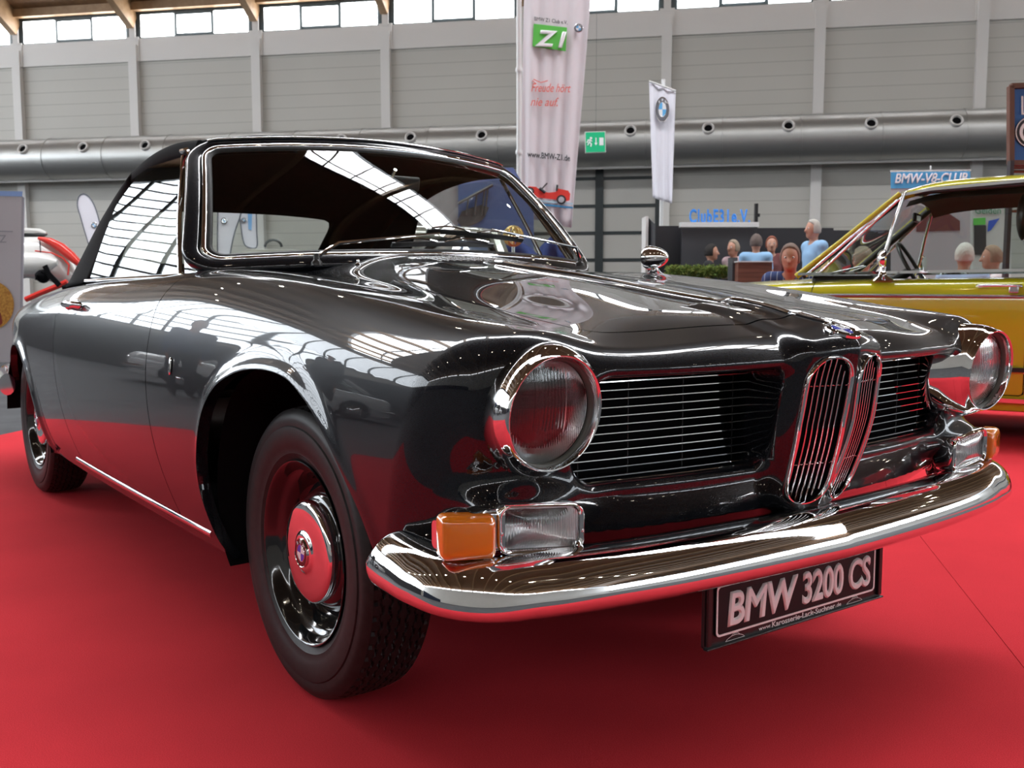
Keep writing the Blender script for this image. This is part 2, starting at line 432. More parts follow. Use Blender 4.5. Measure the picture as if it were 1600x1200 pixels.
def body_sdf(x, y, z):
    a = np.abs(y)
    zc = s_zc(x); dm = s_dm(x); zm = zc+dm
    vals = [zm, zm-.26*(dm+.009), zc-.009, zc-.004, zc, zc-.012, zc-.075]
    T = sum(v*c(a) for v, c in zip(vals, _card))
    rw = .018+.065*sstep(.72, .90, x)
    T = T+(.008+.008*sstep(.74, .88, x))*np.exp(-(a/rw)**2)*sstep(-.36, -.26, x)
    df = t_af(x, z); dr = t_ar(x, z)
    W = s_w0(x)-s_tuck(z)+.013*(1-.65*sstep(.10, .42, x))*np.exp(-(np.minimum(np.abs(df), .2)/.024)**2)*sstep(.20, .30, z)+.014*np.exp(-(np.minimum(np.abs(dr), .2)/.032)**2)
    Fr = s_f0(a)-.30*(.80-z)-.9*np.maximum(.50-z, 0)**1.0
    fT = z-T; fW = a-W; fF = x-Fr
    f = rmax(fW, fF, .095)
    f = rmax(f, fT, .075)
    f = rmax(f, -3.90-x+.12*np.abs(z-.62), .14)
    # headlamp pod
    pod = np.hypot(a-.645, z-.733)-.111
    pod = rmax(pod, x-.734-(.10*(z-.735)), .018); pod = np.maximum(pod, .30-x)
    f = rmin(f, pod, .065)
    # small brow above the fog lamp
    brow = np.sqrt(((a-.67)/.10)**2+((z-.572)/.036)**2+((x-.725)/.055)**2)-1
    f = rmin(f, brow*.045, .05)
    # mouth between the headlamps
    mth = rrect(a, z, *MOUTH)
    f = rmax(f, -np.maximum(mth, .60-x), .022)
    # nose that carries the twin grille
    nose = rmax(x-(s_nx(z)-.20*a-.35*a*a), a-s_nw(z), .030)
    nose = rmax(nose, z-(T+.002), .03); nose = np.maximum(np.maximum(nose, .45-z), .60-x)
    f = rmin(f, nose, .028)
    return f
# ---- cut lines
def poly1(pts):
    s = Spl(pts); return s
s_door_f = Spl([(.20, -.665), (.318, -.692), (.45, -.745), (.56, -.780), (.664, -.797), (.78, -.800), (.856, -.790), (.93, -.765), (1.0, -.735)])
s_door_r = Spl([(.20, -1.74), (.33, -1.80), (.45, -1.87), (.60, -1.93), (.811, -1.975), (1.0, -1.99)])
def hood_d(x, a):
    """positive inside the bonnet outline"""
    hw = np.where(x > .05, .489, .489+.19*np.clip((.05-x)/.42, 0, 1)**1.5)
    d1 = hw-a; d2 = (.768-.36*a*a)-x; d3 = x-(-.30-.10*(a/.6)**2)
    d = -rmax(-d1, -d2, .045); return np.minimum(d, d3)
def cockpit(x, a): return np.minimum(np.minimum(.672-a, (-.615-.165*(a/.7)**2)-x), x+2.42)
# twin grille outline in the (a, z) plane, positive inside
def kid_mid(z): return np.interp(z, [.50, .60, .68, .77, .82], [.050, .0605, .0665, .0630, .0590])
def kid_d(a, z): return -rrect(a-kid_mid(z), z, 0, .659, .0515, .150, .050)
GAP = .0024
def build_body():
    fn = body_sdf
    P, Q = surface_nets(fn, (-.84, -.93, .22), (.98, .02, 1.08), .0075)
    P = project(fn, P, 3, .006)
    front = Patch(P, Q).cut(lambda x, y, z: -y)
    front = front.cut(lambda x, y, z: z-np.where(x > .2, .25+.16*sstep(.24, .32, x), .25), 'low')
    front = front.cut(lambda x, y, z: np.maximum(t_af(x, z), .62+y), 'arch')
    front = front.cut(lambda x, y, z: np.maximum(-kid_d(-y, z), .80-x), 'kid')
    front = front.cut(lambda x, y, z: np.maximum(-cockpit(x, -y), .86-z), 'cock')
    front = front.cut(lambda x, y, z: x-.635+10*np.maximum(z-.835, 0)+10*np.maximum(.55-z, 0)+10*np.maximum(-y-.62, 0) if False else np.ones_like(x))
    top = lambda x, y, z: np.minimum(hood_d(x, -y), (z-.80)*2)
    hood = front.cut(lambda x, y, z: top(x, y, z)-GAP, 'gap')
    body = front.cut(lambda x, y, z: -top(x, y, z)-GAP, 'gap')
    bf = body.cut(lambda x, y, z: np.where(z > .302, x-s_door_f(z)-GAP, x+.745), 'door')
    P, Q = surface_nets(fn, (-4.0, -.93, .22), (-.60, .02, 1.08), .0135)
    P = project(fn, P, 3, .01)
    rear = Patch(P, Q).cut(lambda x, y, z: -y).cut(lambda x, y, z: z-.25-.13*sstep(-3.15, -3.25, -np.abs(x)) if False else z-.25-.12*(1-sstep(-3.28, -3.20, x)), 'low')
    rear = rear.cut(lambda x, y, z: -.62-x)
    rear = rear.cut(lambda x, y, z: np.maximum(t_ar(x, z), .55+y), 'arch')
    rear = rear.cut(lambda x, y, z: np.maximum(-cockpit(x, -y), .86-z), 'cock')
    door = rear.cut(lambda x, y, z: np.minimum(np.minimum(s_door_f(z)-x, x-s_door_r(z)), z-.302)-GAP, 'gap').cut(lambda x, y, z: -y-.5)
    side = rear.cut(lambda x, y, z: np.maximum(np.maximum(s_door_r(z)-x, .302-z), -.62*0-9)-GAP, 'gap')
    side = side.cut(lambda x, y, z: np.where(z > .302, 1., -.745-x))
    fl = {'low': (0, .02, 0), 'arch': (0, .03, 0), 'kid': .012, 'cock': .015, 'gap': .014, 'door': .014}
    b = join(bf.finish(fn, fl), side.finish(fn, fl))
    mk('body_shell', b[0], b[1], paint, CAR, normals=b[2])
    h = hood.finish(fn, {'gap': .014}); HOOD = mk('hood', h[0], h[1], paint, CAR, normals=h[2])
    d = door.finish(fn, {'gap': .014, 'cock': .02}, mirror=False)
    dr = mk('door', d[0], d[1], paint, CAR, normals=d[2])
    d2 = mk('door', d[0]*[1, -1, 1], [q[::-1] for q in d[1]], paint, CAR, normals=d[2]*[1, -1, 1])
    return HOOD, dr, d2
HOOD, DOOR_R, DOOR_L = build_body()

# ================================================================== HALL
HU = Vector((.74091, .67160, 0)); HN = Vector((-.67160, .74091, 0)); HD = 35.88
def W(s, d, z):
    """hall point: s metres along the far wall, d metres in front of it, z height"""
    return Vector((CAMP[0], CAMP[1], 0))+HN*(HD-d)+HU*s+Vector((0, 0, z))
def quad(name, pts, m, parent=None): return mk(name, pts, [tuple(range(len(pts)))], m, parent, smooth=False)

# ------------------------------------------------------------------ wheels
def tyre_mesh():
    prof = [(.203, .052), (.206, .066), (.214, .072), (.228, .078), (.2295, .0792), (.231, .079), (.245, .0840), (.262, .0870), (.280, .0880), (.290, .0870), (.2915, .0855), (.2925, .0840), (.306, .0850), (.317, .0825), (.326, .0750), (.331, .0700)]
    tread = np.linspace(.0670, -.0670, 55); nA = 300; V = []; rows = []
    for r, h in prof: rows.append((r, h, 0))
    for h in tread: rows.append((.3365-.005*(abs(h)/.067)**3, h, 1))
    for r, h in prof[::-1]: rows.append((r, -h, 0))
    gs = [-.051, -.031, -.0105, .0105, .031, .051]
    for (r, h, t) in rows:
        for k in range(nA):
            a = 2*PI*k/nA; rr = r
            if t:
                zz = .0042*(2*abs(((k/5.) % 1)*2-1)-1)
                if min(abs(h-g-zz*(1 if i % 2 else -1)) for i, g in enumerate(gs)) < .0016: rr -= .007
                if abs(h) > .058 and k % 5 == 0: rr -= .005
            V.append((rr*math.cos(a), rr*math.sin(a), h))
    n = len(rows); F = [(i*nA+k, (i+1)*nA+k, (i+1)*nA+(k+1) % nA, i*nA+(k+1) % nA) for i in range(n-1) for k in range(nA)]
    return V, F
_tv, _tf = tyre_mesh()
rim_prof = [(.198, .040), (.2035, .062), (.2105, .0725), (.2125, .0765), (.2115, .0785), (.2085, .0775), (.2055, .0720), (.2010, .066), (.197, .054), (.192, .047), (.186, .044), (.178, .036), (.170, .016), (.163, .004), (.156, -.001), (.150, .002), (.143, .014), (.135, .028), (.124, .036), (.115, .038), (.02, .038)]
cap_prof = [(.112, .030), (.1175, .040), (.1195, .052), (.1185, .060), (.114, .0645), (.106, .0665), (.085, .0680), (.060, .0688), (.052, .0690), (.049, .0698), (.045, .0730), (.041, .0745), (.036, .0750), (.0, .0755)]
proto = {}
def wheel(x, s):
    M0 = frame((x, s*.680, .3365), (0, s, 0)); key = s
    w_ = mk('wheel', *lathe(rim_prof[::-1] if False else rim_prof, 72, Matrix.Identity(4)), black_gloss, CAR, auto=50)
    w_.matrix_local = M0
    md = None
    t = mk('tyre', _tv, _tf, rubber, w_, auto=35) if 't' not in proto else link(bpy.data.objects.new('tyre', proto['t']), w_)
    proto['t'] = t.data
    c = mk('hubcap', *lathe(cap_prof, 72), chrome, w_, auto=50) if 'c' not in proto else link(bpy.data.objects.new('hubcap', proto['c']), w_)
    proto['c'] = c.data
    if 'b' not in proto:
        b = roundel('wheel_badge', Matrix.Translation((0, 0, .0765)), .0335, w_, rot=math.radians(-4)); proto['b'] = b.data
    else: link(bpy.data.objects.new('wheel_badge', proto['b']), w_)
    hub = MB(); hub.lathe([(.0, -.08), (.16, -.075), (.165, .0), (.14, .01)], 32); hub.build('brake_drum', black_in, w_)
for x in (0, -2.835):
    for s in (-1, 1): wheel(x, s)
# wheel housings, floor and engine bay walls
for path in (ARCH_F, ARCH_R):
    for s in (-1, 1):
        P = catmull([(a, 0, b) for a, b in path], 4); b = MB(); n = len(P)
        rows = [(.80, .006), (.60, .02), (.43, .02)]
        cx, cz = P[:, 0].mean(), .33
        V = []
        for yy, o in rows:
            for p in P:
                d = Vector((p[0]-cx, 0, p[2]-cz)); d.normalize(); V.append((p[0]+d.x*o, s*yy, p[2]+max(d.z, 0)*o))
        F = [(r*n+k, r*n+k+1, (r+1)*n+k+1, (r+1)*n+k) for r in range(2) for k in range(n-1)]
        F.append(tuple(2*n+k for k in range(n)))
        b.add(V, F).build('wheel_housing', black_in, CAR, smooth=False)
b = MB(); b.box((-3.6, -.42, .25), (-.45, .42, .34)); b.box((-.45, -.40, .36), (.42, .40, .46)); b.box((-2.26, -.74, .235), (-.46, .74, .29)); b.box((.40, -.54, .46), (.595, .54, .78)); b.box((-.62, -.62, .29), (-.50, .62, .93))
b.build('floor_pan', black_in, CAR, smooth=False)

# ------------------------------------------------------------------ headlamps
def circ_loft(rings, n=64):
    """rings: (centre, radius, tilt) discs facing +x"""
    V = []
    for (c, r, tl) in rings:
        for k in range(n):
            a = 2*PI*k/n; y = r*math.cos(a); z = r*math.sin(a); V.append((c[0]+z*math.tan(tl), c[1]+y, c[2]+z))
    F = [(i*n+k, i*n+(k+1) % n, (i+1)*n+(k+1) % n, (i+1)*n+k) for i in range(len(rings)-1) for k in range(n)]
    return V, F
for s in (-1, 1):
    tl = math.radians(7)
    R_ = [((.728, s*.645, .733), .1110, tl), ((.738, s*.645, .733), .1170, tl), ((.750, s*.646, .7335), .1190, tl), ((.757, s*.649, .734), .1180, tl), ((.775, s*.655, .7355), .1155, tl), ((.795, s*.664, .737), .1115, tl),
          ((.812, s*.671, .738), .1045, tl), ((.819, s*.675, .738), .1005, tl), ((.826, s*.676, .738), .0990, tl), ((.8295, s*.676, .738), .0965, tl), ((.829, s*.676, .738), .0945, tl), ((.825, s*.676, .738), .0930, tl), ((.815, s*.676, .738), .0915, tl), ((.800, s*.676, .738), .0910, tl)]
    V, F = circ_loft(R_); F = F if s > 0 else F
    bz = mk('headlight', V, F, chrome, CAR, auto=60)
    # gasket
    g = circ_loft([((.8135, s*.676, .738), .0925, tl), ((.8130, s*.676, .738), .0885, tl), ((.804, s*.676, .738), .087, tl)])
    mk('gasket', *g, mat('grey_rubber', (.10, .10, .09), .5), bz)
    # fluted lens: solid glass shell
    nc, nrw = 168, 56; V = []; F = []
    def lens_x(y, z, front):
        r = math.hypot(y, z)/.088; dome = .016*(1-r*r)
        if not front: return .7985+dome
        fl = 0.
        if r < .965:
            if z < -.030: fl = .0012*abs(math.sin(PI*(y+z*.22)/.0050))
            elif abs(y) < .034: fl = .0017*abs(math.sin(PI*y/.0068))
            else: fl = .0009*abs(math.sin(PI*y/.0042))
        return .802+dome+fl
    for front in (1, 0):
        for i in range(nc+1):
            y = -.088+.176*i/nc; hz = math.sqrt(max(0, .088**2-y*y))
            for k in range(nrw+1):
                z = hz*(2*k/nrw-1); V.append((lens_x(y, z, front)+z*math.tan(tl), s*.676+y, .738+z))
    m_ = nrw+1; o2 = (nc+1)*m_
    for i in range(nc):
        for k in range(nrw):
            q = (i*m_+k, (i+1)*m_+k, (i+1)*m_+k+1, i*m_+k+1); F.append(q); F.append(tuple(v+o2 for v in q[::-1]))
    for i in range(nc):
        for k in (0, nrw):
            q = (i*m_+k, (i+1)*m_+k, (i+1)*m_+k+o2, i*m_+k+o2); F.append(q[::-1] if k == 0 else q)
    mk('lens', V, F, lens_glass, bz)
    rf = [((.800-.082*(1-(r/.087)**2), s*.676, .738), r, tl*(r/.087)) for r in np.linspace(.087, .004, 16)]
    mk('reflector', *circ_loft(rf), reflector, bz)
    b = MB(); b.lathe([(0, .045), (.012, .043), (.017, .034), (.017, .020), (.006, .0)], 24, frame((.725, s*.676, .738), (1, 0, 0))); b.build('bulb_shield', dull_chrome, bz)

# ------------------------------------------------------------------ fog lamps and turn signals
def rr_ring(c, ax, ay, ha, hb, r, slope=0., n=6, az=None):
    """rounded rectangle points about c spanned by vectors ax, ay"""
    P = []
    for (sx, sy, a0) in ((1, 1, 0), (-1, 1, 90), (-1, -1, 180), (1, -1, 270)):
        for k in range(n+1):
            a = math.radians(a0+90*k/n); u = sx*(ha-r)+r*math.cos(a); v = sy*(hb-r)+r*math.sin(a); v += slope*u
            P.append(Vector(c)+Vector(ax)*u+Vector(ay)*v)
    return P
def loft_rings(rings, caps=(False, False)):
    n = len(rings[0]); V = [tuple(p) for r in rings for p in r]
    F = [(i*n+k, i*n+(k+1) % n, (i+1)*n+(k+1) % n, (i+1)*n+k) for i in range(len(rings)-1) for k in range(n)]
    if caps[0]: F.append(tuple(range(n))[::-1])
    if caps[1]: F.append(tuple((len(rings)-1)*n+k for k in range(n)))
    return V, F
for s in (-1, 1):
    fwd = Vector((.985, s*.08, .0)).normalized(); ay = Vector((0, 0, 1)); ax = Vector((-fwd.y, fwd.x, 0))*s   # ax points outboard
    c0 = Vector((.785, s*.672, .538)); sl = .09
    spec = [(-.055, .079, .034, .026), (-.045, .086, .041, .024), (-.012, .0875, .0435, .022), (.000, .0872, .0432, .022), (.0035, .0860, .0420, .021), (.0048, .0838, .0400, .020), (.0036, .0812, .0375, .019), (-.001, .0790, .0355, .017), (-.004, .077, .0335, .016)]
    rings = [rr_ring(c0+fwd*d, ax, ay, ha, hb, r, sl) for d, ha, hb, r in spec]
    fg = mk('fog_lamp', *loft_rings(rings), chrome, CAR, auto=50)
    # fluted lens
    nu, nv = 120, 24; V = []
    for back in (0, 1):
        for i in range(nu+1):
            for k in range(nv+1):
                u = -.0775+.155*i/nu; v = -.034+.068*k/nv
                e = min(1, max(abs(u)/.0775, abs(v)/.034)); h = .009*(1-e**3)+(.0015*abs(math.sin(PI*u/.0052)) if not back and e < .96 else 0)-(.003 if back else 0)
                cr = max(0, math.hypot(max(abs(u)-.0605, 0), max(abs(v)-.017, 0))-.017); k_ = .0605+ (abs(u)-.0605)*(.017/(cr+.017)) if cr > 0 else abs(u)
                uu = math.copysign(k_, u); kv = .017+(abs(v)-.017)*(.017/(cr+.017)) if cr > 0 else abs(v); vv = math.copysign(kv, v)
                p = c0+fwd*(h-.002)+ax*uu+ay*(vv+sl*uu); V.append(tuple(p))
    F = []
    for o in (0, (nu+1)*(nv+1)):
        for i in range(nu):
            for k in range(nv):
                q = (o+i*(nv+1)+k, o+(i+1)*(nv+1)+k, o+(i+1)*(nv+1)+k+1, o+i*(nv+1)+k+1); F.append(q if (o == 0) == (s > 0) else q[::-1])
    mk('lens', V, F, lens_glass, fg)
    rf = [rr_ring(c0+fwd*(-.006-.048*t), ax, ay, .077*(1-.80*t**2.2), .034*(1-.60*t**2.2), .016*(1-.6*t), sl) for t in np.linspace(0, 1, 6)]
    mk('reflector', *loft_rings(rf, (False, True)), reflector, fg)
    b = MB(); b.lathe([(0, .030), (.006, .027), (.008, .018), (.006, 0)], 16, frame(c0-fwd*.050, fwd)); b.build('bulb', dull_chrome, fg)
    for u in (-.0815, .0815):
        b = MB(); b.lathe([(0, .0025), (.003, .002), (.0036, 0)], 10, frame(c0+fwd*.0035+ax*u+ay*(sl*u-.006), fwd)); b.build('screw', dull_chrome, fg)
    # chrome plinth sweeping outboard and the amber lens
    b = MB()
    pl = []
    for t, (dx, yy, zz, hh, dd) in enumerate([(.750, .745, .543, .040, .030), (.748, .770, .543, .040, .020), (.745, .80, .541, .038, .020), (.738, .825, .538, .033, .016), (.722, .838, .537, .028, .010)]):
        pl.append(rr_ring(Vector((dx-.006, s*yy, zz)), Vector((-1, 0, 0)), Vector((0, 0, 1)), dd+.006, hh-.004, .010, 0))
    pb = mk('turn_signal', *loft_rings(pl, (True, True)), chrome, CAR, auto=50)
    am = []
    fa = Vector((.96, s*.28, 0)).normalized(); ta = Vector((-fa.y, fa.x, 0))*s
    ca = Vector((.756, s*.806, .5385))
    for d, ha, hb, r in [(-.014, .047, .0375, .012), (.010, .047, .0375, .012), (.019, .044, .034, .012), (.023, .036, .026, .012)]:
        am.append(rr_ring(ca+fa*d, ta, Vector((0, 0, 1)), ha, hb, r, .05))
    mk('amber_lens', *loft_rings(am, (True, True)), amber, pb, auto=50)

# ------------------------------------------------------------------ front bumper
bp = catmull([(.918, 0, .447), (.912, -.15, .447), (.903, -.30, .447), (.890, -.45, .447), (.872, -.60, .449), (.852, -.70, .450), (.822, -.80, .452), (.760, -.858, .455), (.68, -.880, .460), (.61, -.884, .465), (.558, -.882, .468)], 8)
bp = np.vstack([(bp*[1, -1, 1])[::-1][:-1], bp])
prof = catmull([(-.130, .034, 0), (-.105, .044, 0), (-.072, .050, 0), (-.042, .047, 0), (-.018, .034, 0), (-.002, .014, 0), (.006, -.010, 0), (.007, -.028, 0), (-.003, -.042, 0), (-.022, -.050, 0), (-.045, -.051, 0), (-.048, -.047, 0), (-.018, -.036, 0), (-.008, -.014, 0), (-.032, .018, 0), (-.060, .036, 0), (-.095, .040, 0), (-.130, .030, 0)], 3, True)[:, :2]
n_ = len(bp); T = np.gradient(bp, axis=0); T /= np.linalg.norm(T, axis=1)[:, None]; V = []
for i in range(n_):
    out = np.cross(T[i], [0, 0, 1.]); out /= np.linalg.norm(out); 
    if out[0] < 0 and abs(bp[i][1]) < .6: out = -out
    if abs(bp[i][1]) >= .6 and out[1]*bp[i][1] < 0: out = -out
    dist = min(i, n_-1-i)*.011; k = min(1, (dist+.0015)/.040); tk = math.sqrt(max(0, 1-(1-k)**2))*.97+.03
    wide = .78+.22*min(1, max(0, (bp[i][0]-.50)/.27))
    for (o, u) in prof:
        oo = o*wide*(.6+.4*tk); V.append(bp[i]+out*(oo-.0*(1-tk))+np.array([0, 0, u*tk*(.80+.20*wide)]))
m_ = len(prof); F = [(i*m_+k, (i+1)*m_+k, (i+1)*m_+(k+1) % m_, i*m_+(k+1) % m_) for i in range(n_-1) for k in range(m_)]+[tuple(range(m_)), tuple((n_-1)*m_+k for k in range(m_))[::-1]]
mk('front_bumper', V, F, chrome, CAR)
b = MB()
rb = catmull([(-3.16, -.815, .47), (-3.4, -.785, .47), (-3.75, -.715, .47), (-3.93, -.60, .47), (-3.99, -.3, .47), (-3.99, .3, .47), (-3.93, .60, .47), (-3.75, .715, .47), (-3.4, .785, .47), (-3.16, .815, .47)], 6)
b.tube(rb, 1., prof=[(.035*math.cos(a), .052*math.sin(a)) for a in np.arange(16)*2*PI/16], up=(0, 0, 1)); b.build('rear_bumper', chrome, CAR)

# ------------------------------------------------------------------ licence plate
plate_m = mat('plate_black', (.008, .007, .008), .45, 0, 0, spec=.25); plate_w = mat('plate_white', (.92, .90, .91), .35)
px_ = .806
Mp = Matrix(((0, 0, 1, px_), (1, 0, 0, 0), (0, 1, 0, .315), (0, 0, 0, 1)))    # local x -> +y (reads left to right from the front), local y -> up, local z -> +x
def rrect_pts(hx, hy, r, n=6): return [(p.x, p.y) for p in rr_ring((0, 0, 0), (1, 0, 0), (0, 1, 0), hx, hy, r, 0, n)]
def plate_prism(b, hx, hy, r, z0, z1, cy=0., mi=0, hole=None):
    o = [Vector((x, y+cy, 0)) for x, y in rrect_pts(hx, hy, r)]; n = len(o)
    if hole is None:
        V = [Mp @ (p+Vector((0, 0, z0))) for p in o]+[Mp @ (p+Vector((0, 0, z1))) for p in o]
        F = [(k, (k+1) % n, n+(k+1) % n, n+k) for k in range(n)]+[tuple(range(n))[::-1], tuple(range(n, 2*n))]
    else:
        q = [Vector((x, y+cy, 0)) for x, y in rrect_pts(*hole)]
        V = [Mp @ (p+Vector((0, 0, z))) for r_, z in ((o, z0), (o, z1), (q, z1), (q, z0)) for p in r_]
        F = [(j*n+k, j*n+(k+1) % n, (j+1)*n+(k+1) % n, (j+1)*n+k) for j in range(3) for k in range(n)]
    b.add([tuple(v) for v in V], F, mi)
b = MB(); plate_prism(b, .288, .066, .008, -.012, -.004, -.006)
b.box((.8, -.288, .243), (.812, .288, .2465))
for yy in (-.284, .272): b.box((.797, yy, .25), (.809, yy+.012, .372))
LP = b.build('licence_plate_holder', black_plastic, CAR, smooth=False); bevel(LP, .0012, 1)
b = MB(); plate_prism(b, .26, .0525, .010, -.003, .0)
b.build('plate_panel', plate_m, LP, smooth=False)
b = MB(); plate_prism(b, .2585, .0515, .010, .0, .0012, 0, 0, (.2545, .0475, .008)); b.build('plate_border', plate_w, LP, smooth=False)
text('plate_lettering', 'BMW', .092, plate_w, LP, Mp @ Matrix.Translation((0, -.033, .0)), .0008, bev=.0036, shear=.10, fit=(-.226, -.012))
text('plate_lettering', '3200', .092, plate_w, LP, Mp @ Matrix.Translation((0, -.033, .0)), .0008, bev=.0034, fit=(.004, .142))
text('plate_lettering', 'CS', .092, plate_w, LP, Mp @ Matrix.Translation((0, -.033, .0)), .0008, bev=.0034, fit=(.162, .240))
text('plate_lettering', 'www.', .0125, plate_w, LP, Mp @ Matrix.Translation((0, -.0655, -.003)), .0004, fit=(-.128, -.090))
text('plate_lettering', 'Karosserie-Lack-Suchner', .0160, plate_w, LP, Mp @ Matrix.Translation((0, -.0665, -.003)), .0004, bold=.0002, fit=(-.087, .122))
text('plate_lettering', '.de', .0125, plate_w, LP, Mp @ Matrix.Translation((0, -.0655, -.003)), .0004, fit=(.124, .143))
for cx in (-.20, .19):
    b = MB(); b.tube([Mp @ Vector((cx-.028+.056*t, -.0665+.009*math.sin(PI*t)**.7, -.002)) for t in np.linspace(0, 1, 14)], .0006, 4)
    b.tube([Mp @ Vector((cx-.028, -.0665, -.002)), Mp @ Vector((cx+.028, -.0665, -.002))], .0006, 4)
    b.tube([Mp @ Vector((cx-.012, -.059, -.002)), Mp @ Vector((cx-.006, -.0545, -.002)), Mp @ Vector((cx+.008, -.0545, -.002)), Mp @ Vector((cx+.013, -.059, -.002))], .0006, 4); b.build('plate_emblem', plate_w, LP)

# ------------------------------------------------------------------ grilles
def front_x(a, z, x0=1.0):
    """outermost x of the body at (a, z)"""
    a = np.atleast_1d(np.asarray(a, float)); z = np.atleast_1d(np.asarray(z, float)); lo = np.full(a.shape, .60); hi = np.full(a.shape, 1.0)
    xs = np.linspace(.99, .61, 220); res = np.full(a.shape, .61); done = np.zeros(a.shape, bool)
    for x in xs:
        f = body_sdf(np.full(a.shape, x), a, z); h = (f < 0) & ~done; res[h] = x; done |= h
    return res
for s in (-1, 1):
    path = []
    for t in np.linspace(0, 1, 97)[:-1]:
        an = t*2*PI; ca, sa = math.cos(an), math.sin(an)
        z = .659+.150*math.copysign(abs(sa)**.80, sa)
        # walk outline: radial search for kid_d = 0
        d = np.array([ca*.06, sa*.16]); lo, hi = 0., 1.6
        for _ in range(30):
            mid = (lo+hi)/2; aa = .0605+d[0]*mid; zz = .659+d[1]*mid
            if float(kid_d(np.array(aa), np.array(zz))) > 0: lo = mid
            else: hi = mid
        path.append((.0605+d[0]*lo, .659+d[1]*lo))
    path = np.array(path); ns_x = s_nx(path[:, 1])-.20*path[:, 0]-.35*path[:, 0]**2
    ring = [(xx+.001, s*max(a, .0055), z) for xx, (a, z) in zip(ns_x, path)]
    b = MB(); b.tube(ring, 1., closed=True, prof=[(.0038*math.cos(q), .0085*math.sin(q)) for q in np.arange(10)*2*PI/10], up=(1, 0, 0)); KG = b.build('kidney_grille', chrome, CAR)
    for k in range(7):
        t = (k+1)/8; pts = []
        for zc in np.linspace(.512, .806, 24):
            a = float(kid_mid(np.array(zc)))-.0515+.103*t
            if float(kid_d(np.array(a), np.array(zc))) > .001: pts.append((float(s_nx(zc))-.2*a-.35*a*a-.006, s*a, zc))
        b = MB(); b.tube(pts, 1., prof=[(.0009*math.cos(q), .0035*math.sin(q)) for q in np.arange(8)*2*PI/8], up=(1, 0, 0)); b.build('grille_bar', chrome, KG)
    for zc in (.592, .752):
        a0, a1 = float(kid_mid(np.array(zc)))-.049, float(kid_mid(np.array(zc)))+.049
        b = MB(); b.tube([(float(s_nx(zc))-.2*a-.35*a*a-.012, s*a, zc) for a in np.linspace(a0, a1, 6)], .0011, 6); b.build('cross_wire', chrome, KG)
    b = MB(); V = []
    for zc in np.linspace(.50, .82, 10):
        for a in (.004, .06, .122): V.append((float(s_nx(zc))-.2*a-.055, s*a, zc))
    F = [(i*3+k, i*3+k+1, (i+1)*3+k+1, (i+1)*3+k) for i in range(9) for k in range(2)]
    b.add(V, F).build('grille_backing', black_in, KG)
    # side grille of horizontal bars in the mouth
    gx = lambda a: .772-.10*a*a-.03*a
    b = MB(); o = [Vector((gx(p.y)-.035 if False else .722-.10*p.y**2, s*abs(p.y), p.z)) for p in rr_ring((0, .33, .690), (0, 1, 0), (0, 0, 1), .26, .098, .05)]
    SG = mk('side_grille', [tuple(p) for p in o], [tuple(range(len(o)))], black_in, CAR, smooth=False)
    for k in range(12):
        z = .598+.0158*k; aend = .585
        dz = max(0, abs(z-.690)-.046); aend = .585-.05*(1-math.sqrt(max(0, 1-(dz/.05)**2))) if dz > 0 else .585
        b = MB(); b.tube([(gx(a), s*a, z) for a in np.linspace(.10, aend-.003, 14)], 1., prof=[(.0028*math.cos(q), .0075*math.sin(q)) for q in np.arange(10)*2*PI/10], up=(.995, 0, .10)); b.build('grille_bar', chrome, SG)
    for a in (.17, .30, .43, .54):
        b = MB(); b.tube([(gx(a)-.006, s*a, .60), (gx(a)-.006, s*a, .782)], .0009, 6); b.build('grille_support', black_plastic, SG)

# ------------------------------------------------------------------ badges and trim on the body
def on_top(x, a):
    lo, hi = .6, 1.2
    for _ in range(40):
        m2 = (lo+hi)/2
        if float(body_sdf(np.array(x), np.array(a), np.array(m2))) < 0: lo = m2
        else: hi = m2
    return lo
def on_side(x, z):
    lo, hi = .4, 1.1
    for _ in range(40):
        m2 = (lo+hi)/2
        if float(body_sdf(np.array(x), np.array(m2), np.array(z))) < 0: lo = m2
        else: hi = m2
    return lo
def nrm(x, y, z):
    g = gradf(body_sdf, np.array([[x, y, z]], float))[0]; return Vector(g/np.linalg.norm(g))
xb = .885; zb = on_top(xb, 0.); nb = nrm(xb, 0, zb)
roundel('hood_badge', frame((xb, 0, zb+.001), nb, (-1, 0, 0)), .0385, CAR, rot=0)
b = MB(); pts = [(x, 0, on_top(x, 0)+.0015) for x in np.linspace(-.29, .758, 40)]
b.tube(pts, 1., prof=[(-.007, -.001), (-.0055, .0025), (0, .0036), (.0055, .0025), (.007, -.001)], up=(0, 0, 1)); b.build('centre_molding', dull_chrome if False else chrome, HOOD)
b = MB(); pts = [(x, 0, on_top(x, 0)+.001) for x in np.linspace(.776, .845, 12)]
b.tube(pts, 1., prof=[(-.006, -.001), (-.004, .002), (0, .003), (.004, .002), (.006, -.001)], up=(0, 0, 1)); b.build('centre_molding', paint, CAR)
